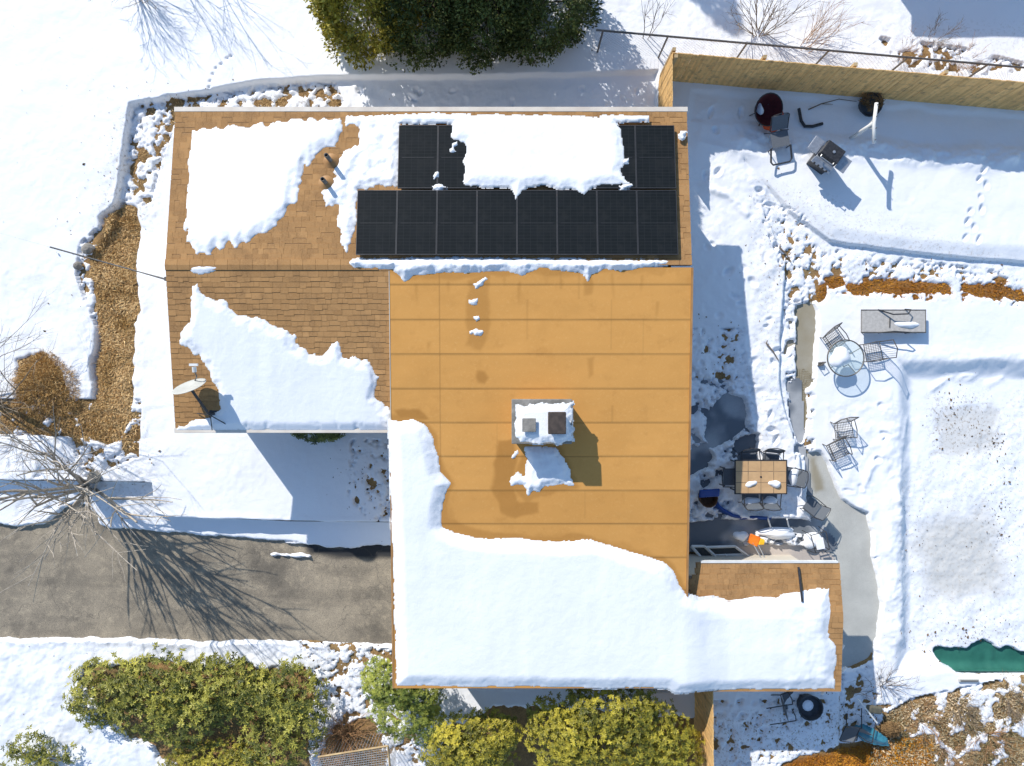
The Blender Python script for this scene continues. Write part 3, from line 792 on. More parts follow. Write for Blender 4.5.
for (wx, wy, ax, w) in [(-6.6, YN + .385, 0, 1.2), (-5.0, YN + .385, 0, 1.2), (-1.0, YM + .685, 0, 1.5), (2.0, YM + .685, 0, 1.5), (xs1 + .015, 3.2, 1, 1.3), (xs1 + .015, .3, 1, 1.8)]:
    f = MB(); g = MB(); d = (w, .05, 1.1) if ax == 0 else (.05, w, 1.1)
    for sx in (-1, 1):
        if ax == 0: f.box((wx + sx * w / 2, wy, 1.2), (.08, .06, 1.2)); f.box((wx, wy, 1.2 + sx * .6), (w, .058, .08))
        else: f.box((wx, wy + sx * w / 2, 1.2), (.06, .08, 1.2)); f.box((wx, wy, 1.2 + sx * .6), (.058, w, .08))
    wf = hb(f, "window", M['white'])
    g.box((wx, wy, 1.2), (w - .08, .02, 1.1) if ax == 0 else (.02, w - .08, 1.1)); g.build("pane", M['glass'], wf)
# porch wing on the east side
pa, pb, pc = P(697, 563, 2.05), P(842, 563, 2.05), P(684, 592, 2.3)
PYR, PZR, PXR = -5.95, 2.25, 8.42
PYN = P(0, 691, 2.1).y
def zPS(y): return 2.05 + (y - pa.y) / (PYR - pa.y) * (PZR - 2.05)
def zPN(y): return PZR - (PYR - y) / (PYR - PYN) * .13
mk = MB()
courses(mk, 4.40, PXR, PYR, pa.y, zPS, seed=6, xl=lambda y: max(4.40, pa.x + (y - pa.y) / (pc.y - pa.y) * (4.37 - pa.x)) if y > pc.y else 4.40)
courses(mk, 4.40, PXR, PYR, PYN, zPN, seed=5)
pr = tinted(hb(mk, "porch_roof", M['shingle']), mk.tint)
mk = MB(); slab(mk, 4.75, PXR - .01, pa.y - .01, 2.05, PYR, PZR, .12); slab(mk, 4.40, PXR - .01, PYN + .01, zPN(PYN), PYR - .003, PZR, .12); mk.build("porch_roof_deck", M['tan_trim'], pr)
mk = MB(); mk.box((P(800, 0, 2.2).x, P(0, 584, 2.2).y, 2.225), (.05, .85, .03), Matrix.Rotation(-.27, 3, 'X')); mk.build("vent_slot", M['black'], pr)
mk = MB(); g0 = -.3
wallbox(xs1 + .002, pa.y - .5, PXR - .35, pa.y - .35, 1.95); wallbox(PXR - .5, PYN + .35, PXR - .35, pa.y - .501, 1.95); wallbox(xs1 + .002, PYN + .35, PXR - .501, PYN + .5, 1.9)
hb(mk, "porch_wall", M['siding'])
mk = MB(); mk.box((PXR / 2 + 2.4, pa.y + .03, 2.02), (PXR - 4.9, .05, .11)); hb(mk, "fascia", M['white'])
# chimney
cx0, cx1, cy0, cy1, cz = .03, 1.38, -1.40, -.42, 3.40
ch = MB(); ch.box(((cx0 + cx1) / 2, (cy0 + cy1) / 2, 2.95), (cx1 - cx0, cy1 - cy0, .9))
chim = hb(ch, "chimney", M['brick'])
ch = MB(); ch.box(((cx0 + cx1) / 2, (cy0 + cy1) / 2, cz + .03), (cx1 - cx0 + .08, cy1 - cy0 + .08, .07)); ch.build("chimney_crown", M['stone'], chim, bevel=.015)
fc = P(557, 423, 3.7); ch = MB(); ch.box((fc.x, fc.y, 3.56), (.34, .44, .2)); ch.build("flue", M['brown'], chim, bevel=.01)
ch = MB(); ch.box((fc.x, fc.y, 3.70), (.42, .52, .07)); ch.build("flue_cap", M['timber'], chim, bevel=.02)
fc2 = P(529, 425, 3.6); ch = MB(); ch.box((fc2.x, fc2.y, 3.52), (.26, .26, .14)); ch.box((fc2.x, fc2.y, 3.62), (.32, .32, .025)); ch.build("flue_tile", M['stone'], chim, bevel=.01)
# vent pipes
for (px, py, h_) in [(331, 161, .48), (327, 184, .38)]:
    p = P(px, py, 2.65); z = zSouth(p.y)
    v = MB(); v.lathe([(.055, z - .05), (.055, z + h_), (.04, z + h_), (.04, z)], 12, (p.x, p.y, 0))
    vp = hb(v, "vent_pipe", M['steel'], smooth_=True)
    v = MB(); v.lathe([(.2, z + .02), (.15, z + .045), (.07, z + .10), (.056, z + .11)], 14, (p.x, p.y, 0)); v.build("pipe_boot", M['tan_trim'], vp, smooth_=True)

# solar panels
LOWER = ["leftmost panel of the lower solar row, reaching past the upper row onto bare shingles", "lower row solar panel below the fully uncovered upper left panel",
    "lower row solar panel below the half covered upper panel", "lower row solar panel, fourth counting from the end by the vent pipes", "lower row solar panel under the deepest lip of the snow slab",
    "lower row solar panel, fourth counting from the roof edge by the yard", "lower row solar panel under the right corner of the snow slab", "lower right solar panel next to the bare shingle strip at the roof edge"]
UPPER = {0: "upper row solar panel free of snow, beside the patchy snow with vent pipes", 1: "upper row solar panel half buried by the left edge of the snow slab",
    5: "upper row solar panel with only a thin dark strip showing past the snow", 6: "upper right solar panel free of snow in the roof corner"}
slope = math.atan(.1272)
proto = thing("solar_panel", LOWER[0], "solar panel", group="solar panels on the sunny roof slope")
pm_ = MB(); pm_.box((0, 0, .035), (.940, 1.60, .012)); pm_.build("cells", M['cells'], proto)
pm_ = MB()
for sx in (-1, 1): pm_.box((sx * .478, 0, .03), (.016, 1.632, .04)); pm_.box((0, sx * .808, .03), (.9395, .016, .04))
pm_.build("frame", M['panelframe'], proto)
pm_ = MB()
pm_.box((0, -.02, .043), (.80, .007, .004))
pm_.build("busbar", M['panelframe'], proto)
first = True
def panel(i, yc, label):
    global first
    x = -3.79 + .978 * (i + .5); z = zSouth(yc) + .09
    if first: o = proto; first = False
    else: o = dup(proto, (0, 0, 0), 0, label)
    o.location = (x, yc, z); o.rotation_euler = (-slope, 0, 0); o["label"] = label
for i in range(8): panel(i, 3.915, LOWER[i])
for i in (0, 1, 5, 6): panel(i + 1, 5.585, UPPER[i])

# satellite dish
dish = thing("satellite_dish", "pale oval satellite dish on a mast at the snowy roof edge", "satellite dish", (-7.45, -.78, zNorth(-.78)))
nrm = Vector((-.22, .88, .42)).normalized(); R = nrm.to_track_quat('Z', 'Y').to_matrix()
dc = P(190, 388, 3.1) - Vector((-7.45, -.78, zNorth(-.78)))
mk = MB(); mk.lathe([(.001, 0), (.15, .006), (.28, .025), (.37, .045), (.405, .055), (.405, .045), (.37, .033), (.28, .012), (.15, -.008), (.001, -.014)], 32, dc, R); mk.build("reflector", M['dishgrey'], dish, smooth_=True)
mk = MB(); mk.tube([(0, 0, -.05), (-.02, .02, .3), dc + R @ Vector((0, -.05, -.12)), dc + R @ Vector((0, 0, -.02))], .035, 8); mk.build("mast", M['black'], dish, smooth_=True)
lp = P(194, 369, 3.25) - Vector((-7.45, -.78, zNorth(-.78)))
mk = MB(); mk.tube([dc + R @ Vector((0, -.38, .02)), dc + (lp - dc) * .6 + Vector((.05, 0, -.12)), lp], .016, 6); mk.build("feed_arm", M['steel'], dish)
mk = MB(); mk.tube([lp + Vector((0, .05, 0)), lp - Vector((0, .07, .03))], .05, 10); mk.box(lp + Vector((.0, .1, .02)), (.2, .06, .05)); mk.build("receiver", M['white'], dish)
mk = MB(); mk.box((0, 0, .01), (.25, .2, .02)); mk.tube([(.0, 0, .3), (.3, -.25, .03)], .014, 5); mk.tube([(0, 0, .3), (-.42, .02, .04)], .014, 5); mk.tube([(0, 0, .25), (-.05, -.4, .03)], .012, 5); mk.build("mount", M['black'], dish)

# overhead cable to the gable
c0 = P(165, 279, 2.72); c1 = P(50, 247, 3.1); d = c1 - c0
mk = MB()
pts = [c0 + d * t + Vector((0, 0, -.10 * math.sin(math.pi * min(t, 1)))) for t in (0, .1, .25, .5, .75, 1.0)]
mk.tube(pts, [.028, .024, .018, .018, .02, .022], 6)
cab = thing("overhead_cable", "grey overhead service cable reaching the gable end above the dry grass strip", "cable", (0, 0, 0))
mk.build("wire", M['steel'], cab)
for kx in (1,):
    m2 = MB(); m2.tube([c1, c1 + d * .5 + Vector((0, 0, .1)), c1 + d * 2.5 + Vector((0, 0, .8))], .004, 4); m2.build("guy_wire", M['white'], cab)
mk = MB(); mk.box((c0.x + .03, c0.y, c0.z - .02), (.06, .1, .12)); mk.build("bracket", M['steel'], cab)

# ------------------------------------------------------------------ snow on the roofs
def roof_snow(polys, z, base, thick, amp=.06, sc=.25, w=.14, res=.03, seed=0, steps=0.0, lumps=.0, label=None, clip=None, fine=.35):
    ws = [PP(p, z) for p in polys]; al = np.concatenate(ws)
    x0, y0 = al.min(0) - .25; x1, y1 = al.max(0) + .25
    X, Y = grid_xy(x0, x1, y0, y1, res)
    sd = np.full(X.shape, -9.0)
    for p in ws: sd = np.maximum(sd, sdpoly(X, Y, p))
    n = fbm(X, Y, sc, 100 + seed, 4, .6)
    q = np.where(sd < .6, amp * n + ((amp * 1.6 * vnoise(X, Y * .3, .16, 120 + seed) + amp * .35 * vnoise(X, Y, .065, 121 + seed) + amp * .5 * vnoise(X, Y, .11, 122 + seed)) if steps else amp * fine * vnoise(X, Y, .065, 121 + seed)), 0)
    sd = sd + q
    if clip is not None: sd = np.minimum(sd, np.where(Y > clip, sd, -.1) if False else (Y - clip) * 1.3)
    t = np.clip(smooth(np.clip(sd, 0, None) / (w * 2.4)), 0, 1) ** .75
    Z = base(X, Y) + np.where(sd > 0, t * (thick * (1 + .16 * fbm(X, Y, 1.3, 130 + seed, 3)) + .005 * t * vnoise(X, Y * .12, .28, 160 + seed) + lumps * fbm(X, Y, .22, 140 + seed, 3) * smooth(sd / w)) , -.03)
    Z += np.where(sd > 0, .003 * fbm(X, Y, .12, 150 + seed, 2) * t, 0)
    o = grid_mesh("roof_snow", X, Y, Z, sd > -.01, M['snow'], attrs={'slush': .55 * smooth(1 - sd / .05), 'dirt': .5 * smooth(1 - sd / .09)})
    return tag(o, label, "snow", kind="stuff")
bS = lambda X, Y: zSouth(Y) + .012
bN = lambda X, Y: zNorth(Y) + .012
bMm = lambda X, Y: zMem(Y) + .012
roof_snow([[(190, 127), (240, 123), (290, 117), (337, 116), (341, 128), (332, 143), (318, 150), (309, 160), (301, 172), (296, 185), (295, 200), (288, 212), (280, 222), (268, 232), (258, 238), (250, 243), (240, 247), (232, 243), (222, 250), (212, 256), (203, 254), (195, 247), (189, 244), (187, 200), (189, 160)]],
    2.7, bS, .07, .05, .3, .12, seed=1, steps=1, label="smooth snow slab on the left end of the sunny shingle slope")
roof_snow([[(342, 112), (401, 112), (400, 187), (372, 188), (359, 191), (357, 230), (352, 244), (349, 253), (344, 245), (342, 232), (338, 222), (340, 206), (326, 208), (324, 192), (330, 182), (336, 178), (333, 168), (339, 160), (344, 150), (357, 144), (358, 124), (343, 124)]],
    2.65, bS, .05, .09, .35, .10, seed=2, lumps=.05, label="thin lumpy snow around the vent pipes left of the solar panels")
roof_snow([[(453, 113), (560, 113), (615, 116), (621, 130), (625, 150), (625, 162), (621, 172), (625, 180), (630, 185), (600, 186), (590, 190), (584, 196), (575, 190), (560, 190), (545, 186), (528, 188), (522, 192), (516, 200), (512, 188), (480, 187), (463, 186), (465, 172), (463, 160), (467, 150), (464, 142), (456, 140), (451, 136)], [(398, 112), (470, 112), (470, 121), (398, 121)], [(600, 113), (650, 114), (650, 119), (600, 120)]],
    2.75, lambda X, Y: zSouth(Y) + .142, .075, .045, .25, .12, seed=3, lumps=.01, label="thick snow slab lying over the upper solar panels")
roof_snow([[(345, 263), (352, 258), (450, 257), (560, 258), (650, 259), (674, 260), (665, 265), (640, 268), (620, 272), (604, 270), (592, 275), (588, 283), (583, 274), (570, 272), (540, 268), (520, 276), (508, 272), (490, 272), (470, 274), (450, 272), (430, 274), (415, 276), (404, 283), (398, 275), (393, 270), (370, 269), (355, 269)]],
    2.95, lambda X, Y: np.where(Y > RY, zSouth(Y), zMem(Y)) + .012, .11, .05, .18, .10, seed=4, lumps=.09, label="crumbled ridge of slid snow along the foot of the solar panels")
roof_snow([[(188, 267), (200, 264), (228, 266), (215, 272), (200, 275), (192, 273)]], 2.9, bN, .05, .02, .15, .08, seed=5, label="small snow patch alone near the wing's ridge")
roof_snow([[(197, 289), (202, 288), (212, 297), (222, 300), (232, 303), (244, 316), (254, 320), (268, 322), (280, 330), (290, 332), (295, 343), (306, 350), (318, 352), (338, 344), (345, 356), (360, 358), (370, 362), (378, 370), (380, 385), (378, 395), (385, 408), (390, 414), (390, 434), (172, 434), (176, 427), (196, 420), (212, 414), (220, 410), (216, 390), (210, 372), (200, 355), (190, 349), (182, 345), (182, 335), (190, 322), (193, 306)]],
    2.65, bN, .075, .055, .3, .12, seed=6, steps=1, clip=YN - .06, label="jagged topped snow slab on the wing's shaded shingle slope")
def bG(X, Y):
    por = np.where(Y > PYR, 2.05 + (Y - pa.y) / (PYR - pa.y) * (PZR - 2.05), PZR - (PYR - Y) / (PYR - PYN) * .13)
    rr = smooth((PYR + .9 - Y) / 1.8)
    por = np.where(np.abs(Y - PYR) < .9, por - .035 * (1 - np.abs(Y - PYR) / .9), por)
    t = smooth((X - 4.25) / 1.3)
    return np.maximum(zMem(Y) * (1 - t) + por * t, np.where(X > 4.4, por, -9)) + .015 + np.where(X > 6.6, .03 * fbm(X, Y, .3, 99, 3) * smooth((X - 6.6) / .8), 0)
roof_snow([[(391, 432), (391, 419), (400, 421), (415, 418), (426, 423), (434, 435), (438, 450), (441, 470), (452, 482), (446, 492), (443, 510), (443, 524), (455, 531), (475, 535), (490, 538), (512, 537), (540, 539), (560, 540), (590, 538), (610, 543), (630, 551), (650, 556), (662, 560), (672, 570), (678, 580), (685, 593), (700, 598), (730, 601), (760, 598), (780, 598), (800, 593), (833, 592), (835, 610), (834, 640), (840, 650), (840, 694), (676, 695), (668, 690), (600, 690), (396, 687), (394, 600)]],
    2.4, bG, .13, .05, .4, .15, res=.03, seed=7, fine=.1, label="big smooth snow blanket over the flat roof and the porch roof")
roof_snow([[(525, 447), (557, 447), (569, 465), (571, 478), (575, 486), (560, 486), (545, 488), (540, 493), (533, 490), (528, 499), (524, 486), (511, 486), (510, 478), (518, 470), (524, 476), (526, 462)]],
    2.7, bMm, .07, .05, .15, .08, seed=8, lumps=.04, label="ragged snow patch on the roofing behind the chimney")
roof_snow([[(471, 331), (478, 328), (484, 332), (481, 337), (474, 336)], [(474, 318), (480, 315), (481, 320), (476, 323)], [(468, 300), (478, 299), (477, 305), (470, 305)], [(474, 285), (484, 279), (486, 276), (488, 280), (482, 287), (476, 290)], [(511, 455), (515, 453), (516, 458), (512, 459)], [(469, 331), (473, 331), (473, 335), (469, 335)], [(514, 452), (518, 450), (519, 455), (515, 457)]],
    2.75, bMm, .05, .04, .1, .05, seed=9, res=.02, label="small snow crumbs sliding down the flat roofing below the panels")
roof_snow([[(515, 404), (572, 402), (573, 441), (560, 444), (520, 443), (515, 438)]], 3.5, lambda X, Y: np.full_like(X, cz + .062), .08, .06, .2, .09, seed=10, res=.02, label="snow cap on the chimney top")
roof_snow([[(449, 148), (453, 146), (456, 151), (450, 152)], [(432, 186), (440, 184), (448, 188), (440, 191), (432, 191)], [(434, 172), (439, 170), (440, 178), (434, 180)], [(450, 142), (457, 140), (458, 145), (452, 146)], [(620, 160), (630, 156), (629, 164), (622, 166)], [(618, 186), (632, 183), (634, 187), (620, 191)], [(688, 130), (683, 128), (680, 133), (684, 138)]],
    2.78, lambda X, Y: zSouth(Y) + .13, .06, .04, .1, .05, seed=11, res=.02, label="small snow clods lying on the solar panels")

# ------------------------------------------------------------------ foliage
def leaves_mesh(name, pos, dirs, nrm, L, Wd, tint, mat, parent):
    n = len(pos)
    side = np.cross(dirs, nrm); side /= np.linalg.norm(side, axis=1, keepdims=True) + 1e-9
    L = L[:, None]; Wd = Wd[:, None]
    v = np.stack([pos, pos + dirs * L * .5 + side * Wd * .5 + nrm * L * .05, pos + dirs * L - nrm * L * .08, pos + dirs * L * .5 - side * Wd * .5 + nrm * L * .05], 1).reshape(-1, 3)
    f = np.arange(n * 4).reshape(n, 4)
    return np_mesh(name, v, f, mat, parent, False, {'tint': np.repeat(tint, 4)})

def unit(v): return v / (np.linalg.norm(v, axis=1, keepdims=True) + 1e-9)

def blob_points(lobes, n, shell=(.72, 1.03), low=-.15):
    """points and normals in the outer shell of a group of ellipsoids (cx,cy,cz,rx,ry,rz)"""
    lob = np.array(lobes); area = lob[:, 3] * lob[:, 4] + lob[:, 3] * lob[:, 5]
    pick = rng.choice(len(lob), n, p=area / area.sum())
    u = unit(rng.normal(size=(n, 3))); u[:, 2] = np.where(u[:, 2] < low, -u[:, 2], u[:, 2])
    lb = lob[pick]; rr = rng.uniform(shell[0], shell[1], n) ** .8
    bumpy = 1 + .10 * np.sin(u[:, 0] * 9 + pick * 3) * np.sin(u[:, 1] * 8 + pick) + .08 * np.sin(u[:, 2] * 13 + u[:, 0] * 5)
    p = lb[:, :3] + u * lb[:, 3:] * (rr * bumpy)[:, None]
    nn = unit(u / lb[:, 3:])
    keep = p[:, 2] > -.05
    return p[keep], nn[keep]

def whorl_foliage(name, lobes, n, mat, parent, leaf=.12, per=7, droop=.25, shell=(.72, 1.03), patch=.5, width=.36):
    p, nn = blob_points(lobes, n, shell)
    up = unit(nn + np.array([0, 0, .8]) + rng.normal(0, .25, p.shape))
    t1 = unit(np.cross(up, rng.normal(size=p.shape))); t2 = np.cross(up, t1)
    ph = rng.uniform(0, 6.28, len(p))
    ct = .5 + .45 * fbm(p[:, 0], p[:, 1], .5, 201, 3) * 1.4 + rng.normal(0, .22, len(p))
    P_, D_, N_, L_, T_ = [], [], [], [], []
    for k_ in range(per):
        a_ = ph + k_ * 6.283 / per + rng.normal(0, .2, len(p))
        d_ = t1 * np.cos(a_)[:, None] + t2 * np.sin(a_)[:, None]
        d2 = unit(d_ + up * rng.uniform(-droop, .45, len(p))[:, None])
        P_.append(p); D_.append(d2); N_.append(unit(up - d2 * (up * d2).sum(1)[:, None]))
        L_.append(leaf * rng.uniform(.7, 1.2, len(p))); T_.append(np.clip(ct + rng.normal(0, .12, len(p)), 0, 1))
    P_ = np.concatenate(P_); D_ = np.concatenate(D_); N_ = np.concatenate(N_); L_ = np.concatenate(L_); T_ = np.concatenate(T_)
    return leaves_mesh(name, P_, D_, N_, L_, L_ * width, T_, mat, parent)

def stems(mb, base_pts, tops, r=.02):
    for b_, t_ in zip(base_pts, tops):
        mid = Vector(b_).lerp(Vector(t_), .5) + Vector((random.uniform(-.1, .1), random.uniform(-.1, .1), .05))
        mb.tube([b_, mid, t_], [r, r * .7, r * .35], 5)

def bush(name, label, loc, lobes, n, mat, leaf=.12, per=7, cat="shrub", group=None, nst=14, **kw):
    o = thing(name, label, cat, loc, 0, group)
    whorl_foliage("foliage", lobes, n, mat, o, leaf, per, **kw)
    m = MB(); bs = []; tp = []
    for i in range(nst):
        l = random.choice(lobes)
        bs.append((l[0] * .15 + random.uniform(-.1, .1), l[1] * .15 + random.uniform(-.1, .1), -.1))
        tp.append((l[0] + random.uniform(-.6, .6) * l[3], l[1] + random.uniform(-.6, .6) * l[4], l[2] + l[5] * .6))
    stems(m, bs, tp, .022); m.build("stems", M['bark'], o)
    return o

def px_lobes(o, lst):
    """lobes given as (px, py, z, rx px, ry px, rz m) -> local metres about point o"""
    out = []
    for (x, y, z, rx, ry, rz) in lst:
        p = P(x, y, o.z + z); k_ = (H - o.z - z) / F
        out.append((p.x - o.x, p.y - o.y, z, rx * k_, ry * k_, rz))
    return out

# rhododendrons along the north side
b0 = G(165, 690)
bush("rhododendron", "broad olive green rhododendron mound beside the driveway bank", b0, px_lobes(b0, [
    (112, 688, .35, 42, 34, .55), (160, 682, .45, 44, 34, .62), (205, 690, .45, 40, 36, .62), (150, 708, .45, 44, 30, .6), (190, 718, .4, 40, 30, .55), (235, 686, .4, 34, 32, .55), (95, 700, .3, 28, 26, .4), (255, 700, .35, 24, 26, .5)]),
    1750, M['leaf_olive'], .115, 8)
b0 = G(290, 705)
bush("rhododendron", "darker olive rhododendron nearest the brown twigs and wire bin", b0, px_lobes(b0, [
    (292, 692, .45, 38, 34, .65), (300, 722, .4, 32, 30, .6), (272, 748, .35, 36, 28, .5), (262, 690, .4, 26, 26, .5)]), 800, M['leaf_olive'], .115, 7)
b0 = G(215, 760)
bush("golden_shrub", "low yellow tinged shrub at the foot of the olive rhododendrons", b0, px_lobes(b0, [
    (215, 760, .25, 45, 24, .4), (185, 765, .2, 25, 16, .3), (245, 768, .25, 30, 20, .4)]), 1100, M['leaf_gold'], .07, 7)
b0 = G(40, 760)
bush("rhododendron", "small sparse rhododendron with snow showing through, alone in the corner", b0, px_lobes(b0, [
    (30, 744, .25, 22, 16, .35), (55, 756, .2, 18, 14, .3), (25, 765, .2, 26, 14, .3), (72, 752, .15, 8, 10, .2)]), 240, M['leaf_olive'], .11, 6)
b0 = G(400, 698)
bush("holly_bush", "leafy mid green bush at the house corner under the snowy eave", b0, px_lobes(b0, [
    (398, 682, 1.1, 32, 24, .7), (405, 710, .9, 34, 26, .7), (380, 676, .9, 18, 20, .7), (428, 722, .8, 18, 22, .6), (420, 690, 1.0, 24, 20, .6)]), 2600, M['leaf_green'], .07, 7)
b0 = G(478, 738)
bush("golden_rhododendron", "smaller yellow green round bush, beside the bigger one of its colour", b0, px_lobes(b0, [
    (474, 742, 1.5, 42, 32, .8), (450, 752, 1.2, 28, 22, .7), (498, 730, 1.4, 24, 22, .6), (474, 760, .7, 40, 26, .8)]), 1800, M['leaf_gold'], .082, 8)
b0 = G(612, 730)
bush("golden_rhododendron", "largest yellow green round bush against the snowy house front", b0, px_lobes(b0, [
    (605, 728, 1.9, 64, 42, .85), (562, 738, 1.6, 38, 36, .8), (652, 738, 1.7, 44, 38, .8), (612, 706, 2.0, 50, 28, .8), (678, 748, 1.3, 26, 26, .7), (548, 716, 1.5, 22, 22, .6), (615, 755, 1.0, 62, 36, 1.0)]),
    3500, M['leaf_gold'], .085, 8)
b0 = Vector((P(318, 433, .35).x, P(318, 433, .35).y, -.2))
bush("eave_shrub", "dark evergreen sprig half hidden below the wing's gutter", b0, [(0, 0.05, .4, .75, .32, .35), (.25, .1, .4, .4, .35, .35)], 420, M['leaf_dark'], .09, 6, nst=5)

# evergreen trees at the south boundary
def evergreen(name, label, loc, h, r, mat, n, group, leaf=.09):
    o = thing(name, label, "tree", loc, 0, group)
    m = MB(); m.tube([(0, 0, -.2), (.03, .02, h * .5), (0, 0, h * .93)], [.13, .08, .02], 8)
    for i in range(26):
        z = h * (.12 + .78 * i / 26); a_ = i * 2.4; rr = r * .8 * (1 - (z / h) ** 1.6)
        m.tube([(0, 0, z), (math.cos(a_) * rr * .6, math.sin(a_) * rr * .6, z + .1), (math.cos(a_) * rr, math.sin(a_) * rr, z + .05)], [.035, .02, .008], 4)
    m.build("trunk", M['bark'], o)
    p, d, nn, L, T = [], [], [], [], []
    k_ = 7
    u = rng.random(n); z = h * (.04 + .96 * u ** 1.25)
    a_ = rng.uniform(0, 6.283, n)
    prof = np.sqrt(np.clip(1 - (z / h) ** 1.7, 0, 1)) * (.75 + .25 * np.clip(z / (.2 * h), 0, 1))
    cl = 1 + .16 * np.sin(a_ * 5 + z * 3.1) * np.sin(z * 4.3 + a_ * 2) + .10 * np.sin(a_ * 11 + z * 7)
    rr = r * prof * cl * rng.uniform(.55, 1.04, n) ** .6
    base = np.stack([rr * np.cos(a_), rr * np.sin(a_), z], 1)
    out = np.stack([np.cos(a_), np.sin(a_), .55 + .4 * rng.random(n)], 1)
    ct = .42 + .35 * fbm(base[:, 0] + loc[0], base[:, 2], .6, 211, 3) + rng.normal(0, .12, n)
    for j in range(k_):
        dd = unit(out + rng.normal(0, .65, (n, 3)))
        nr = unit(np.cross(dd, rng.normal(size=(n, 3))) + np.array([0, 0, .6]))
        p.append(base + rng.normal(0, .05, (n, 3))); d.append(dd); nn.append(nr)
        L.append(leaf * rng.uniform(.7, 1.5, n)); T.append(np.clip(ct + rng.normal(0, .1, n), 0, 1))
    L = np.concatenate(L)
    leaves_mesh("crown", np.concatenate(p), np.concatenate(d), np.concatenate(nn), L, L * .5, np.concatenate(T), mat, o)
    return o
EG = "evergreen trees along the back line"
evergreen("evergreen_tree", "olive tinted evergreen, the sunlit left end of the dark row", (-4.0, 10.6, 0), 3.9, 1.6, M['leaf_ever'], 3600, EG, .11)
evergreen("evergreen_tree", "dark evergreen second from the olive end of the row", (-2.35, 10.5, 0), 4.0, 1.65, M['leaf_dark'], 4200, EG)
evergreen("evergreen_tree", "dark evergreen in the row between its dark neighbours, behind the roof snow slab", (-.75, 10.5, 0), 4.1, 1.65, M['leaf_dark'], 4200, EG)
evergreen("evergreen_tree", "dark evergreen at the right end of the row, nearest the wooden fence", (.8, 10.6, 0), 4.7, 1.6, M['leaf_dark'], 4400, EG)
evergreen("conifer", "tall conifer beyond the back line, only its shadow in view", (.7, 18.2, 0), 6.4, 1.0, M['leaf_dark'], 2500, None)
nb = thing("neighbour_garage", "plain neighbouring garage beyond the back fence, only its shadow in view", "garage", (12.6, 16.0, 0))
mk = MB(); mk.box((0, 0, 1.4), (7.0, 4.2, 2.9)); mk.build("wall", M['siding'], nb)
mk = MB(); mk.hexa([(-3.7, -2.3, 2.86), (3.7, -2.3, 2.86), (3.7, 2.3, 2.86), (-3.7, 2.3, 2.86)], [(-3.7, -2.3, 3.0), (3.7, -2.3, 3.0), (3.7, 0, 3.4), (-3.7, 0, 3.4)]); mk.build("roof", M['tan_trim'], nb)
# bare branching shrubs and trees
def bare_plant(name, label, loc, n, h, tilt, az, r0, depth, mat, cat="shrub", seed=0, spread=.5, group=None, part="branches"):
    r = random.Random(seed); o = thing(name, label, cat, loc, 0, group)
    stem_mb, twig_mb = MB(), MB()
    def grow(p, d, L, rad, lev):
        seg = 3; pts = [p]; dd = d.copy(); cur = p.copy(); rs = [rad]
        for i in range(seg):
            dd = (dd + Vector((r.gauss(0, .10), r.gauss(0, .10), r.gauss(0, .06) + .03))).normalized()
            cur = cur + dd * (L / seg); pts.append(cur.copy()); rs.append(rad * (1 - .55 * (i + 1) / seg))
        (stem_mb if lev == 0 else twig_mb).tube(pts, rs, 5 if lev == 0 else (4 if lev == 1 else 3))
        if lev >= depth: return
        nb = r.randint(3, 5) if lev == 0 else r.randint(2, 4)
        for j in range(nb):
            t = r.uniform(.3, 1.0); i = min(seg - 1, int(t * seg)); q = pts[i].lerp(pts[i + 1], t * seg - i)
            ax = Vector((r.gauss(0, 1), r.gauss(0, 1), r.gauss(0, .6))); ax = (ax - dd * ax.dot(dd)).normalized()
            nd = (dd + ax * r.uniform(.35, .8) * spread * 2).normalized()
            grow(q, nd, L * r.uniform(.4, .65), max(.0035, rad * .5), lev + 1)
    for i in range(n):
        a_ = az[0] + (az[1] - az[0]) * (i + r.random()) / n; t_ = r.uniform(*tilt)
        d = Vector((math.cos(a_) * math.sin(t_), math.sin(a_) * math.sin(t_), math.cos(t_)))
        grow(Vector((r.uniform(-.12, .12), r.uniform(-.12, .12), -.15)), d, h * r.uniform(.65, 1.0), r0 * r.uniform(.7, 1.1), 0)
    stem_mb.build("stems", mat, o)
    if twig_mb.v: twig_mb.build(part, mat, o)
    return o
PI = math.pi
bare_plant("vase_tree", "tall bare many stemmed tree rooted above the driveway, casting the fan of shadows", G(86, 488), 15, 3.8, (.05, .95), (-.8, 1.3), .056, 2, M['palebark'], "tree", 3)
bare_plant("bare_tree", "bare spreading branches reaching in from the left edge over the brown mound", G(-8, 405), 10, 3.4, (.55, 1.15), (-.1, 1.7), .030, 3, M['twig'], "tree", 4)
bare_plant("bare_bush", "leafless twiggy bush at the very top left with lacy shadows", G(138, -6), 14, 1.3, (.2, .9), (0, 2 * PI), .016, 3, M['twig'], "shrub", 5)
bare_plant("bare_bush", "sparse leafless bush, right of the laciest one at the top", G(188, -8), 8, 1.6, (.2, .8), (0, 2 * PI), .011, 2, M['twig'], "shrub", 6)
bare_plant("bare_bush", "thin leafless bush nearest the evergreen row's left end", G(222, -14), 6, 1.9, (.1, .6), (0, 2 * PI), .012, 2, M['twig'], "shrub", 16)
bare_plant("bare_sapling", "thin bare sapling behind the wire fence near the wooden corner", G(645, 36), 3, 1.7, (.1, .6), (0, 3), .013, 2, M['bark'], "tree", 7)
bare_plant("bare_bush", "dense golden brown leafless bush behind the fence's left half", G(760, 36), 15, 1.5, (.2, .9), (-.2, PI + .2), .015, 2, M['twig'], "shrub", 8)
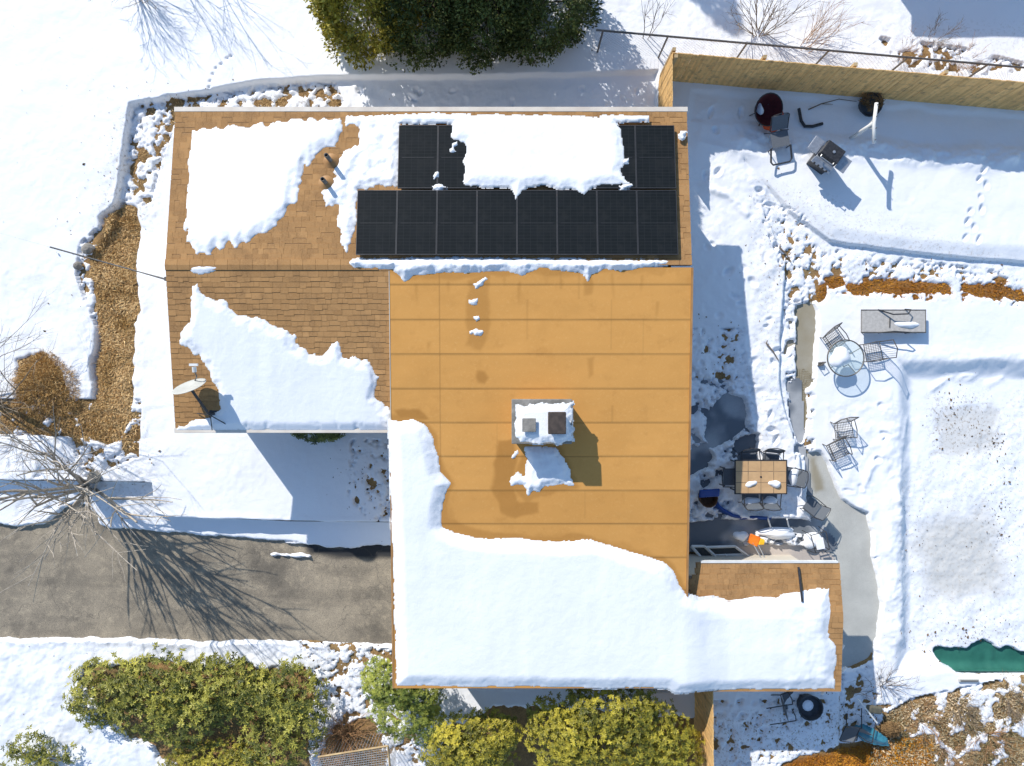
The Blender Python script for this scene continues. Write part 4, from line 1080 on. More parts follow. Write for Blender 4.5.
bare_plant("bare_bush", "low leafless bush leaning right behind the third wire post", G(800, 52), 10, 1.5, (.6, 1.25), (.1, 1.2), .010, 2, M['twig_red'], "shrub", 9)
bare_plant("bare_bush", "small dark leafless bush at the edge of the far shade", G(935, 38), 8, .7, (.2, .9), (0, 2 * PI), .008, 2, M['bark'], "shrub", 10)
bare_plant("bare_bush", "scrubby rust twigs behind the fence under the far shade", G(962, 62), 9, .6, (.5, 1.3), (0, 2 * PI), .008, 2, M['twig_red'], "shrub", 11)
bare_plant("bare_bush", "small leafless twigs between the two taller bushes behind the fence", G(905, 52), 8, .7, (.3, 1.1), (0, 2 * PI), .006, 2, M['twig_red'], "shrub", 17)
bare_plant("dry_stalks", "tangle of dry brown stalks beside the wire bin", G(345, 738), 70, 1.0, (.4, 1.4), (0, 2 * PI), .014, 1, M['twig_red'], "plant", 12)
bare_plant("bare_bush", "thorny grey leafless bush between the porch corner and the pool", G(882, 690), 12, 1.1, (.3, 1.2), (.2, 3.3), .012, 2, M['bark'], "shrub", 13)
bare_plant("bare_bush", "low tangled twigs on the snow below the brown mound", G(30, 432), 22, 1.2, (.9, 1.45), (0, 2 * PI), .008, 2, M['twig'], "shrub", 14)

for q_, (px, py, lb) in enumerate([(925, 722, "dry scrub twigs in the ground cover nearest the rusty dried clump"), (960, 708, "dry scrub twigs in the ground cover right below the grey pool bar"),
        (990, 738, "dry scrub twigs low in the corner ground cover"), (1012, 702, "dry scrub twigs at the right edge below the pool"), (950, 752, "dry scrub twigs at the bottom of the ground cover beside the mulch")]):
    bare_plant("dry_scrub", lb, G(px, py), 16, .7, (.4, 1.35), (0, 2 * PI), .010, 2, M['twig'] if q_ % 2 else M['twig_red'], "plant", 30 + q_)
# dead grass, mound and ground cover
def blades(name, poly, z, n, L, mat, parent=None, seed=0, flatten=.5, amp=.1, zf=None, lean=None, w=.02):
    r = np.random.default_rng(seed); w_ = PP(poly, z); x0, y0 = w_.min(0) - .1; x1, y1 = w_.max(0) + .1
    X = r.uniform(x0, x1, n * 3); Y = r.uniform(y0, y1, n * 3)
    s_ = sdpoly(X, Y, w_) + amp * fbm(X, Y, .35, 41, 4, .6)
    bf_ = np.array([at_field(bare, a_, b_) for a_, b_ in zip(X, Y)])
    i = np.where((s_ > 0) & (bf_ > -.10))[0][:n]; X, Y = X[i], Y[i]
    Z = zf(X, Y) if zf else np.array([at_field(ZG, a_, b_) for a_, b_ in zip(X, Y)])
    p = np.stack([X, Y, Z], 1)
    d = r.normal(size=p.shape); d[:, 2] = np.abs(d[:, 2]) * flatten + .1
    if lean is not None: d[:, :2] += lean
    d = unit(d); nn = unit(np.cross(d, r.normal(size=p.shape)) + np.array([0, 0, .8]))
    t = np.clip(.5 + .8 * fbm(X, Y, .5, seed + 5, 3) + r.normal(0, .2, len(X)), 0, 1)
    LL = L * r.uniform(.5, 1.3, len(X))
    return leaves_mesh(name, p, d, nn, LL, np.full(len(X), w) * r.uniform(.6, 1.3, len(X)), t, mat, parent)
tag(blades("dry_grass", STRIP, -.45, 13000, .13, M['straw'], seed=1, flatten=.18), "matted tan dry grass in the strip along the house's west side", "grass", kind="stuff")
tag(blades("dry_grass", [(-20, 395), (15, 345), (80, 350), (105, 395), (140, 395), (142, 448), (95, 452), (0, 442), (-20, 440)], -.2, 5000, .12, M['straw'], seed=8, flatten=.25), "tan dry grass tufts poking through around the brown mound", "grass", kind="stuff")
tag(blades("dry_grass", [(128, 108), (165, 98), (200, 95), (300, 82), (345, 84), (345, 112), (180, 114), (160, 165), (148, 210), (125, 215)], -.2, 3500, .08, M['straw'], seed=9, flatten=.25), "tan dry grass showing through patchy snow in the bed behind the house", "grass", kind="stuff")
tag(blades("mulch", [(760, 775), (790, 757), (830, 746), (868, 742), (900, 736), (930, 735), (930, 785), (760, 785)], -.3, 7000, .09, M['rust_straw'], seed=2), "bright rust orange mulch along the bottom edge", "mulch", kind="stuff")
tag(blades("ground_cover", [(868, 755), (882, 715), (910, 700), (950, 690), (1040, 672), (1040, 785), (868, 785)], -.2, 8000, .10, M['cover'], seed=3, flatten=.6, w=.035), "patchy olive and brown ground cover poking through snow", "ground cover", kind="stuff")
tag(blades("ground_cover", [(820, 276), (1024, 280), (1024, 302), (815, 300)], -.2, 2500, .07, M['rust_straw'], seed=4, flatten=.6), "rusty dead leaves in the narrow bed above the lounger", "ground cover", kind="stuff")
mc = G(46, 385)
mo = thing("dormant_ornamental_grass", "tan brown mound of dormant ornamental grass in the snow", "plant", mc)
n = 5200; u = rng.random(n) ** .6; a_ = rng.uniform(0, 6.283, n)
lx, ly = .95, .95
p = np.stack([u * np.cos(a_) * lx * (1 - .38 * np.sin(a_)) * (1 + .12 * np.sin(5 * a_)), u * np.sin(a_) * ly, .22 * (1 - u ** 2) * rng.uniform(.5, 1.1, n) - .03], 1)
d = unit(np.stack([np.cos(a_) * (.3 + u), np.sin(a_) * (.3 + u), rng.uniform(.0, .5, n)], 1) + rng.normal(0, .75, (n, 3)))
LL = rng.uniform(.08, .2, n)
leaves_mesh("blades", p, d, unit(np.cross(d, rng.normal(size=(n, 3)))), LL, np.full(n, .014), np.clip(rng.normal(.2, .25, n), 0, 1), M['straw'], mo)

# fallen leaves lying on the snow
def litter(n, boxes, seed):
    r = np.random.default_rng(seed); p = []
    for (cx, cy, sx, sy, k_) in boxes:
        for _ in range(int(n * k_)):
            v = P(r.normal(cx, sx), r.normal(cy, sy)); p.append((v.x, v.y, at_field(ZS, v.x, v.y) + .012))
    p = np.array(p); d = r.normal(size=p.shape); d[:, 2] *= .3; d = unit(d)
    nn = unit(np.array([0, 0, 1.]) + r.normal(0, .35, p.shape)); L = .018 + r.exponential(.026, len(p)).clip(0, .09)
    return leaves_mesh("fallen_leaves", p, d, nn, L, L * .6, r.random(len(p)), M['litter'], None)
tag(litter(1000, [(968, 420, 18, 20, .12), (1008, 446, 7, 8, .07), (1012, 495, 10, 22, .06), (1010, 540, 12, 18, .07), (960, 640, 40, 14, .10), (925, 540, 10, 20, .03), (990, 640, 22, 10, .06),
    (790, 735, 40, 16, .10), (850, 715, 20, 16, .10), (780, 240, 16, 30, .10), (115, 180, 15, 50, .08), (240, 95, 60, 6, .08), (110, 460, 25, 10, .05), (372, 490, 10, 20, .04), (350, 470, 10, 12, .02), (50, 150, 40, 90, .04), (60, 690, 40, 30, .03), (100, 280, 12, 30, .05), (350, 660, 25, 14, .07),
    (720, 350, 15, 25, .04), (900, 268, 70, 6, .05), (960, 600, 40, 40, .04)], 5), "dead leaf bits strewn over the snow", "leaves", kind="stuff")

# ------------------------------------------------------------------ fences
def board_run(o, a_, b_, h, z0, bw=.14, face=1, seed=0):
    r = random.Random(seed); a_, b_ = Vector(a_), Vector(b_); L = (b_ - a_).length; t = (b_ - a_).normalized(); nrm_ = Vector((-t.y, t.x, 0))
    R_ = Matrix((t, nrm_, Vector((0, 0, 1)))).transposed()
    m = MB(); n = int(L / bw)
    for i in range(n):
        c = a_ + t * (bw * (i + .5)); hh = h + r.uniform(-.015, .015)
        m.box(c + Vector((0, 0, z0 + hh / 2)) + nrm_ * r.uniform(-.004, .004), (bw - .008, .022, hh), R_)
    m.build("board_panel", M['fence'], o)
    for z in (.3, h * .55, h - .25):
        q = MB(); q.box((a_ + b_) / 2 + nrm_ * face * .035 + Vector((0, 0, z0 + z)), (L, .04, .085), R_); q.build("rail", M['fence_rail'], o)
    for i in range(int(L / 2.4) + 1):
        c = a_ + t * min(L, i * 2.4 + .05); q = MB(); q.box(c + nrm_ * face * .105 + Vector((0, 0, z0 + h / 2)), (.09, .09, h - .02), R_); q.build("post", M['fence_rail'], o)
wf = thing("wooden_fence", "tan board fence turning a corner along the back yard", "fence", (4.22, 8.70, -.25))
board_run(wf, (0, 0, 0), (11.6, -.97, 0), 1.88, 0, face=1, seed=1)
board_run(wf, (-.0, -.03, 0), (0, -1.75, 0), 1.88, 0, face=1, seed=2)
wf2 = thing("wooden_fence", "short board fence beside the golden bush at the bottom of the yard", "fence", (5.24, -7.9, -.3))
board_run(wf2, (0, 0, 0), (.02, -4.2, 0), 2.1, 0, face=1, seed=3)

cf = thing("chain_link_fence", "thin dark wire fence with top rail behind the board fence", "fence", (0, 0, 0))
ra, rb = P(596, 30, 1.2), P(1040, 69, 1.2)
mk = MB(); mk.tube([ra, rb], .028, 6); mk.build("top_rail", M['steel'], cf)
for px in (603, 668, 747, 829, 908, 988):
    t = (px - 596) / (1040 - 596); q = ra.lerp(rb, t); mk = MB(); mk.tube([(q.x, q.y, -.2), (q.x, q.y, 1.22)], .028, 6); mk.build("post", M['steel'], cf)
mk = MB(); L = (rb - ra).length; nn_ = int(L / .11)
for i in range(nn_):
    p0 = ra.lerp(rb, i / nn_)
    for s in (-1, 1):
        p1 = ra.lerp(rb, min(1, max(0, (i + s * 10.5) / nn_)))
        a_ = Vector((p0.x, p0.y, 1.19)); b_ = Vector((p1.x, p1.y, .03)); tdir = (b_ - a_).normalized(); w_ = Vector((0, .0018, 0)); u_ = tdir.cross(Vector((0, 1, 0))) * .0018
        mk.add([a_ - u_, a_ + u_, b_ + u_, b_ - u_], [(0, 1, 2, 3)])
mk.build("wire_mesh", M['steel'], cf)

# timber edging by the front bed
te = thing("timber_edging", "dark timber edging line across the front snow above the driveway", "edging", (0, 0, 0))
mk = MB(); a_, b_ = P(12, 479.5), P(153, 481.5)
za = -.06
mk.tube([(a_.x, a_.y, za), ((a_.x + b_.x) / 2, (a_.y + b_.y) / 2 + .02, za + .01), (b_.x, b_.y, za)], .045, 6); mk.build("beam", M['timber'], te)
mk = MB(); c_ = P(155, 483); d_ = P(156, 515); e_ = P(290, 520.5); f_ = P(392, 521.5)
mk.tube([(c_.x, c_.y, -.09), (d_.x, d_.y, -.09), (e_.x, e_.y, -.08), (f_.x, f_.y, -.08)], .04, 6); mk.build("beam", M['timber'], te)
st = thing("stone", "dark stone at the end of the timber edging", "stone", G(95, 477)); mk = MB(); mk.lathe([(.01, -.1), (.17, -.05), (.19, .07), (.12, .16), (.01, .18)], 9, (0, 0, 0), Matrix.Rotation(.2, 3, 'X')); mk.build("rock", M['stone'], st)
for (px, py, sz, lb) in [(88, 249, .16, "round grey stone under the overhead cable"), (78, 266, .11, "small stone along the snow lip below the round grey one")]:
    st = thing("stone", lb, "stone", G(px, py)); mk = MB(); mk.lathe([(.01, -.1), (sz, -.03), (sz * 1.1, .05), (sz * .6, .12), (.01, .14)], 9, (0, 0, 0), Matrix.Rotation(random.uniform(-.3, .3), 3, 'X')); mk.build("rock", M['stone'], st)

# ------------------------------------------------------------------ garden furniture and clutter
# clothesline post
cl = thing("clothesline_post", "white leaning T shaped clothesline post by the back fence", "clothesline post", G(851, 138))
o_ = Vector(cl.location); tp = P(874, 123, 1.28) - o_; e0 = P(876.5, 103, 1.3) - o_; e1 = P(874, 143, 1.26) - o_
mk = MB(); mk.tube([(0, 0, -.2), tp * .5, tp], .055, 10); mk.build("pole", M['white'], cl, smooth_=True)
mk = MB(); mk.tube([e0, tp, e1], .05, 8); mk.build("crossarm", M['white'], cl, smooth_=True)
mk = MB(); mk.tube([tp * .66, e0.lerp(e1, .62) + Vector((0, 0, -.02))], .03, 6); mk.tube([tp * .70, e0.lerp(e1, .36)], .028, 6); mk.build("brace", M['white'], cl)
mk = MB()
for t in (.06, .35, .65, .94): q = e0.lerp(e1, t); mk.tube([q + Vector((0, 0, .03)), q + Vector((0, 0, .09))], .012, 5)
mk.build("line_hook", M['steel'], cl)

# planter by the fence
pl = thing("planter", "dark round planter dusted with snow, behind the clothesline post", "planter", G(867, 105))
mk = MB(); mk.lathe([(.22, -.12), (.30, .24), (.33, .27), (.30, .27), (.26, .18), (.01, .17)], 16, (0, 0, 0), Matrix.Rotation(.35, 3, 'X')); mk.build("pot", M['rubber'], pl)
whorl_foliage("dead_plant", [(.0, .02, .28, .3, .26, .14)], 60, M['litter'], pl, .09, 5)

# grill
gr = thing("grill", "stainless gas grill with black lid and two side shelves, standing in snow", "grill", G(816, 166), math.radians(-36))
mk = MB(); mk.box((0, .1, .66), (.56, .5, .10)); mk.build("firebox", M['silver'], gr, bevel=.01)
mk = MB(); mk.hexa([(-.29, -.10, .71), (.29, -.10, .71), (.29, .37, .71), (-.29, .37, .71)], [(-.28, -.05, .86), (.28, -.05, .86), (.28, .34, .90), (-.28, .34, .90)]); lid = mk.build("lid", M['black'], gr, bevel=.02)
mk = MB(); mk.tube([(-.2, -.09, .84), (-.2, -.15, .84), (.2, -.15, .84), (.2, -.09, .84)], .014, 6); mk.build("handle", M['silver'], lid)
mk = MB(); mk.lathe([(.04, .885), (.04, .90), (.001, .905)], 12, (.02, .14, 0)); mk.build("gauge", M['silver'], lid)
for sx in (-1, 1):
    mk = MB(); mk.box((sx * .46, .12, .69), (.30, .42, .03)); mk.build("side_shelf", M['shelf'] if 'shelf' in M else M['silver'], gr, bevel=.01)
mk = MB(); mk.box((0, -.2, .62), (.6, .16, .11), Matrix.Rotation(.5, 3, 'X')); cp = mk.build("control_panel", M['silver'], gr, bevel=.01)
for sx in (-.2, -.07, .07, .2):
    mk = MB(); mk.lathe([(.03, 0), (.026, .03), (.001, .034)], 10, (sx, -.28, .64), Matrix.Rotation(1.0, 3, 'X')); mk.build("knob", M['black'], cp)
mk = MB(); mk.box((0, .1, .3), (.54, .44, .6)); mk.build("cabinet", M['black'], gr, bevel=.01)

# red moon chair
mc_ = thing("moon_chair", "dark maroon round bowl chair with an orange red front, patched with snow", "chair", G(762, 117), math.radians(35))
Rm = Matrix.Rotation(math.radians(24), 3, 'X')
mk = MB(); mk.lathe([(.001, -.20), (.18, -.16), (.32, -.05), (.42, .12), (.435, .13), (.34, -.07), (.19, -.185), (.001, -.225)], 26, (0, .05, .42), Rm); mk.build("seat", M['maroon'], mc_, smooth_=True)
mk = MB(); ring = [Vector((0, .05, .42)) + Rm @ Vector((.43 * math.cos(t), .43 * math.sin(t), .12)) for t in np.linspace(-2.5, -.6, 12)]
r2 = [p + Vector((0, -.20, -.10)) * (1 if 2 < i < 9 else .6) for i, p in enumerate(ring)]
vs = ring + r2; mk.add(vs + [v + Vector((0, .012, .012)) for v in vs], [(i, i + 1, 13 + i, 12 + i) for i in range(11)] + [(24 + i + 12, 24 + i + 13, 24 + i + 1, 24 + i) for i in range(11)]); mk.build("front_panel", M['orange'], mc_)
mk = MB(); mk.tube([(.43 * math.cos(t), .43 * math.sin(t), .12) for t in np.linspace(0, 2 * PI, 25)[:-1]], .016, 6, True); mk.v = [tuple(Vector((0, .05, .42)) + Rm @ Vector(v)) for v in mk.v]; mk.build("rim", M['black'], mc_)
for sx, sy in ((-1, -1), (1, -1), (-1, 1), (1, 1)):
    mk = MB(); mk.tube([(sx * .30, sy * .26, -.1), (sx * .18, sy * .1 + .05, .28 + .06 * sy)], .014, 6); mk.build("leg", M['black'], mc_)

# dark folding camp chair lying open behind the moon chair's front
def sling_chair(name, label, cat, w=.52, d=.48, sh=.42, bh=.48, sling='sling', frame='black', group=None, tilt=.30, arms=True):
    o = thing(name, label, cat, (0, 0, 0), 0, group)
    m = MB(); m.hexa([(-w / 2, -d / 2, sh - .014), (w / 2, -d / 2, sh - .014), (w / 2, d / 2, sh - .03), (-w / 2, d / 2, sh - .03)], [(-w / 2, -d / 2, sh), (w / 2, -d / 2, sh), (w / 2, d / 2, sh - .016), (-w / 2, d / 2, sh - .016)]); m.build("seat", M[sling], o)
    yb = d / 2 + .02; yt = yb + bh * math.sin(tilt); zt = sh + bh * math.cos(tilt)
    m = MB(); m.hexa([(-w / 2 + .02, yb, sh + .04), (w / 2 - .02, yb, sh + .04), (w / 2 - .02, yb + .014, sh + .04), (-w / 2 + .02, yb + .014, sh + .04)], [(-w / 2 + .02, yt, zt), (w / 2 - .02, yt, zt), (w / 2 - .02, yt + .014, zt), (-w / 2 + .02, yt + .014, zt)]); m.build("backrest", M[sling], o)
    m = MB(); m.tube([(-w / 2, yb, sh), (-w / 2, yt, zt), (-w / 2 + .05, yt + .02, zt + .03), (0, yt + .045, zt + .04), (w / 2 - .05, yt + .02, zt + .03), (w / 2, yt, zt), (w / 2, yb, sh)], .014, 6); m.build("back_frame", M[frame], o)
    for sx in (-1, 1):
        x = sx * (w / 2 + .015)
        m = MB(); m.tube([(x, -d / 2 - .02, -.12), (x, -d / 2 + .0, sh + (.20 if arms else 0))], .015, 6); m.build("leg", M[frame], o)
        m = MB(); m.tube([(x, d / 2 + .10, -.12), (x, d / 2 - .02, sh)], .015, 6); m.build("leg", M[frame], o)
        if arms:
            m = MB(); m.tube([(x, -d / 2 - .0, sh + .20), (x * 1.03, -.05, sh + .235), (x, yb + .07, sh + .21)], .014, 6); m.build("armrest", M[frame], o)
    return o
CG = "sling chairs around the tiled patio table"
ch0 = sling_chair("patio_chair", "dark patio chair tucked under the shaded left end of the tiled table", "chair", w=.47, d=.44, bh=.36, group=CG)
tz = snow_z(P(761, 477)) * 0 - .12
def at_patio(px, py):
    px = 761 + (px - 761) * .93; py = 477 + (py - 477) * .88; v = P(px, py, tz + .45); return (v.x, v.y, tz)
ch0.location = at_patio(730, 477); ch0.rotation_euler = (0, 0, math.radians(90))
dup(ch0, at_patio(748, 459), math.radians(4), "dark patio chair in the shade above the tiled table's left half", CG)
dup(ch0, at_patio(772, 459), math.radians(-6), "half sunlit patio chair with bare frame above the tiled table's right half", CG)
ch_r = dup(ch0, at_patio(791, 476), math.radians(-100), "patio chair with a snowy seat at the sunny right end of the tiled table", CG)
ch_a = dup(ch0, at_patio(750, 497), math.radians(183), "patio chair with a snow heaped seat below the tiled table, nearer the house", CG)
ch_b = dup(ch0, at_patio(770, 497), math.radians(177), "patio chair with a snow heaped seat below the tiled table, farther from the house", CG)
# table
pt = thing("patio_table", "square tiled tan patio table with black rim, half in shade", "table", (P(761, 477, .6).x, P(761, 477, .6).y, tz))
mk = MB(); mk.box((0, 0, .70), (1.40, .90, .03)); mk.build("tabletop", M['tile'], pt)
mk = MB()
for s_ in (-1, 1): mk.box((0, s_ * .465, .70), (1.46, .03, .045)); mk.box((s_ * .715, 0, .70), (.03, .8995, .045))
mk.build("rim", M['black'], pt)
for sx in (-1, 1):
    for sy in (-1, 1): mk = MB(); mk.tube([(sx * .66, sy * .41, -.1), (sx * .64, sy * .40, .68)], .022, 8); mk.build("leg", M['black'], pt)
mk = MB(); mk.lathe([(.03, .716), (.024, .726), (.001, .727)], 12); mk.build("umbrella_hole", M['black'], pt)
def heap(name, c, rx, ry, h, rz=0.0, label=None, cat="snow", seed=0):
    u = np.linspace(0, 1, 10); a_ = np.linspace(0, 2 * PI, 24, endpoint=False); V = []
    r_ = np.random.default_rng(seed); ph = r_.uniform(0, 6, 4)
    for q in u:
        for t in a_:
            k_ = 1 + .14 * math.sin(2 * t + ph[0]) + .10 * math.sin(3 * t + ph[1]) + .05 * math.sin(5 * t + ph[2])
            x, y = q * rx * k_ * math.cos(t), q * ry * k_ * math.sin(t)
            z = h * (1 - q ** 2.6) * (1 + .25 * math.sin(3 * x / rx + ph[3]) * math.cos(2 * y / ry)) if q < 1 else -.01
            V.append((c[0] + x * math.cos(rz) - y * math.sin(rz), c[1] + x * math.sin(rz) + y * math.cos(rz), c[2] + z))
    Fq = [(i * 24 + j, i * 24 + (j + 1) % 24, (i + 1) * 24 + (j + 1) % 24, (i + 1) * 24 + j) for i in range(9) for j in range(24)]
    return tag(np_mesh(name, V, Fq, M['snow'], None, True), label, cat, kind="stuff")
q_ = Vector(mc_.location); heap("snow_heap", (q_.x - .20, q_.y + .10, q_.z + .36), .11, .17, .09, .3, "snow patch in the left side of the maroon bowl chair", seed=21)
p = P(775, 484, .6); heap("snow_heap", (p.x, p.y, tz + .714), .17, .11, .10, .1, "egg shaped snow heap on the sunny side of the tiled table", seed=1)
p = P(751, 484, .6); heap("snow_heap", (p.x, p.y, tz + .714), .16, .09, .05, .3, "curved snow heap on the table's shade line", seed=2)
p = P(752, 502, .4); heap("snow_heap", (p.x, p.y, tz + .42), .24, .13, .07, 0, "snow cushion on the patio chair nearer the house", seed=3)
p = P(771, 502, .4); heap("snow_heap", (p.x, p.y, tz + .42), .24, .13, .07, 0, "snow cushion on the patio chair farther from the house", seed=4)
p = P(795, 477, .4); heap("snow_heap", (p.x, p.y, tz + .42), .15, .22, .06, -.15, "snow cushion on the chair at the table's sunny end", seed=5)

fc_ = sling_chair("folding_chair", "dark slatted chair leaning askew beside the concrete walkway", "chair", .5, .46, .40, .50)
fc_.scale = (.85, .85, .6); fc_.location = G(809, 507, -.05); fc_.rotation_euler = (.1, -.15, math.radians(-130))
# tub with blue lid
tb = thing("storage_tub", "brown tub with a blue lid against the house wall", "tub", G(706, 497))
mk = MB(); mk.lathe([(.01, -.1), (.22, -.1), (.26, .3), (.24, .3), (.20, .05), (.01, .04)], 14); mk.build("body", M['brown'], tb)
mk = MB(); mk.hexa([(-.30, .02, .27), (.30, .06, .27), (.30, .30, .33), (-.30, .26, .33)], [(-.28, .03, .33), (.28, .07, .33), (.28, .30, .40), (-.28, .26, .40)]); mk.build("lid", M['blue'], tb, bevel=.03)
# blue tarp edge
bt = thing("blue_tarp", "blue tarp edge curving out under the patio snow", "tarp", (0, 0, 0))
pts = [P(x, y, .0) for x, y in [(714, 499), (718, 506), (724, 511), (732, 515), (742, 517), (755, 517), (770, 518)]]
mk = MB(); vs = []
for i, q in enumerate(pts):
    t = (pts[min(i + 1, 6)] - pts[max(i - 1, 0)]).normalized(); n_ = Vector((t.y, -t.x, 0))
    for (d_, z_) in ((-.05, .10), (.0, .115), (.04, .07), (.07, -.02), (.10, -.14), (.0, -.15)): 
        w2 = q + n_ * (d_ + .01 * math.sin(i * 2.1)); vs.append((w2.x, w2.y, z_ + .012 * math.sin(i * 1.7)))
mk.add(vs, [(i * 6 + j, i * 6 + (j + 1) % 6, (i + 1) * 6 + (j + 1) % 6, (i + 1) * 6 + j) for i in range(6) for j in range(6)] + [(5, 4, 3, 2, 1, 0), tuple(36 + j for j in range(6))]); mk.build("sheet", M['blue'], bt, smooth_=True)

# storm windows lying on the slab by the porch
for i, (quad, lb) in enumerate([([(690, 545), (703, 545), (721, 562), (706, 563)], "white framed storm window lying in the shade against the house"),
                                ([(704, 546), (733, 545), (755, 561), (722, 562)], "white framed storm window with several dark panes lying partly in sun")]):
    zq = -.13; q = [P(x, y, zq) for x, y in quad]; c = sum(q, Vector()) / 4
    o = thing("storm_window", lb, "window", c); q = [v - c for v in q]
    for v, dz in zip(q, (.16, .16, 0, 0)): v.z += dz
    def fr(a_, b_, w_=.05): return MB().tube([a_, b_], w_ / 2, 4)
    m = MB()
    for k_ in range(4): m.tube([q[k_], q[(k_ + 1) % 4]], .04, 4)
    m.build("frame", M['white'], o)
    if i == 1:
        for t in (.52, .62, .8): m = MB(); m.tube([q[0].lerp(q[3], t), q[1].lerp(q[2], t)], .022, 4); m.build("muntin", M['white'], o)
        m = MB(); m.tube([q[0].lerp(q[1], .35).lerp(q[3].lerp(q[2], .35), .5), q[3].lerp(q[2], .35)], .03, 4); m.build("muntin", M['white'], o)
    m = MB(); m.add([v + Vector((0, 0, -.02)) for v in q] + [v + Vector((0, 0, -.035)) for v in q], [(3, 2, 1, 0), (4, 5, 6, 7)]); m.build("pane", M['glass'], o)
# leaf blower toy / orange tool
tl = thing("snow_shovel", "orange and yellow shovel lying on the snowy edge of the porch slab", "shovel", G(756, 540, .06), math.radians(-12))
mk = MB(); mk.hexa([(-.26, -.10, 0), (.02, -.16, 0), (.06, .12, .0), (-.22, .16, 0)], [(-.27, -.11, .04), (.02, -.17, .09), (.06, .13, .09), (-.23, .17, .04)]); mk.build("blade", M['amber'], tl, bevel=.02)
mk = MB(); mk.hexa([(.03, -.10, .01), (.20, -.07, .01), (.20, .08, .01), (.06, .10, .01)], [(.03, -.10, .11), (.18, -.06, .13), (.18, .07, .13), (.06, .10, .11)]); mk.build("socket", M['yellow'], tl, bevel=.02)
mk = MB(); mk.tube([(-.12, -.08, .05), (.10, -.34, .06), (.24, -.50, .06)], .02, 6); mk.tube([(.04, -.1, .05), (.20, -.30, .06), (.30, -.44, .06)], .016, 6); mk.build("shaft", M['silver'], tl)
mk = MB(); mk.tube([(.16, -.52, .05), (.30, -.58, .06), (.42, -.50, .06), (.32, -.43, .06)], .032, 6); mk.build("handle", M['yellow'], tl)
heap("snow_heap", G(777, 533), .58, .17, .14, .05, "lumpy snow heap beside the orange shovel", seed=7)
heap("snow_heap", G(741, 536), .20, .16, .12, .05, "snow heap in shade under the orange shovel blade", seed=8)
heap("snow_heap", G(812, 540), .30, .20, .10, .3, "snow heap behind the wire side table by the porch", seed=9)
# poles sticking out
for (a_, b_, lb) in [((768, 519), (773, 531), "pale stake leaning out of the dark gap below the patio table"), ((787, 519), (791, 531), "pale stake leaning in the gap, closer to the walkway")]:
    q0, q1 = G(*b_), P(*a_, .35); o = thing("garden_stake", lb, "stake", q0); m = MB(); m.tube([(0, 0, -.1), q1 - q0], .022, 6); m.build("rod", M['white'], o)
# small wire side table by the porch
sd_ = thing("side_table", "square black wire side table in the snow beside the walkway", "table", G(814, 539), .25)
mk = MB(); mk.tube([(-.2, -.26, .4), (.2, -.26, .4), (.22, .26, .42), (-.22, .26, .42)], .018, 5, True); mk.build("rim", M['black'], sd_)
for sx in (-1, 1):
    for sy in (-1, 1): mk = MB(); mk.tube([(sx * .2, sy * .26, .4), (sx * .24, sy * .3, -.08)], .011, 5); mk.build("leg", M['black'], sd_)
mk = MB(); mk.hexa([(-.13, -.2, .36), (.1, -.22, .36), (.12, .1, .37), (-.12, .14, .37)], [(-.12, -.19, .40), (.09, -.2, .405), (.1, .09, .41), (-.1, .12, .41)]); tag(mk.build("top", M['snow'], sd_), "snow clinging to part of the top")

# black chairs near the moon chair
kc = sling_chair("camp_chair", "black camp chair with open frame just below the maroon bowl chair", "chair", .50, .44, .36, .42, tilt=.9, arms=False)
kc.location = G(775, 142); kc.rotation_euler = (.1, 0, math.radians(12))
mk = MB(); mk.tube([(-.30, -.22, .36), (-.34, -.58, .30), (-.28, -.66, .28), (.20, -.66, .28), (.26, -.58, .30), (.26, -.22, .36)], .026, 6); mk.build("footrest_frame", M['black'], kc)
bf = thing("bent_pipe", "black bent pipe frame half sunk in the shaded snow", "pipe", G(806, 124)); z_ = .05
mk = MB(); mk.tube([Vector(G(797, 110)) - Vector(bf.location) + Vector((0, 0, .12)), Vector(G(800, 122)) - Vector(bf.location) + Vector((0, 0, .08)), Vector(G(804, 127)) - Vector(bf.location) + Vector((0, 0, .06)), Vector(G(812, 127)) - Vector(bf.location) + Vector((0, 0, .05)), Vector(G(822, 124)) - Vector(bf.location) + Vector((0, 0, .03))], .045, 8); mk.build("tube", M['black'], bf)
bf = thing("branch", "thin bare branch lying on the shaded snow below the fence", "branch", G(825, 103))
mk = MB(); b_ = Vector(bf.location)
mk.tube([Vector(G(808, 110)) - b_ + Vector((0, 0, .03)), Vector(G(820, 105)) - b_ + Vector((0, 0, .08)), Vector(G(838, 100)) - b_ + Vector((0, 0, .06)), Vector(G(856, 102)) - b_ + Vector((0, 0, .03))], [.02, .016, .012, .006], 5)
mk.tube([Vector(G(820, 105)) - b_ + Vector((0, 0, .08)), Vector(G(832, 105)) - b_ + Vector((0, 0, .05))], [.012, .005], 4); mk.build("limb", M['bark'], bf)
for (px, py, a_, L_, lb) in [(772, 352, -.95, .6, "short dark stick lying on the sunny trodden snow"), (785, 255, -.9, .55, "brown stick on the snow above the sunken edging")]:
    o = thing("stick", lb, "stick", G(px, py), a_); m = MB(); m.tube([(-L_ / 2, 0, .03), (0, .02, .05), (L_ / 2, 0, .03)], [.024, .02, .012], 5); m.tube([(-L_ / 2, 0, .03), (-L_ / 2 - .06, .07, .06)], [.02, .01], 5); m.build("limb", M['bark'], o)

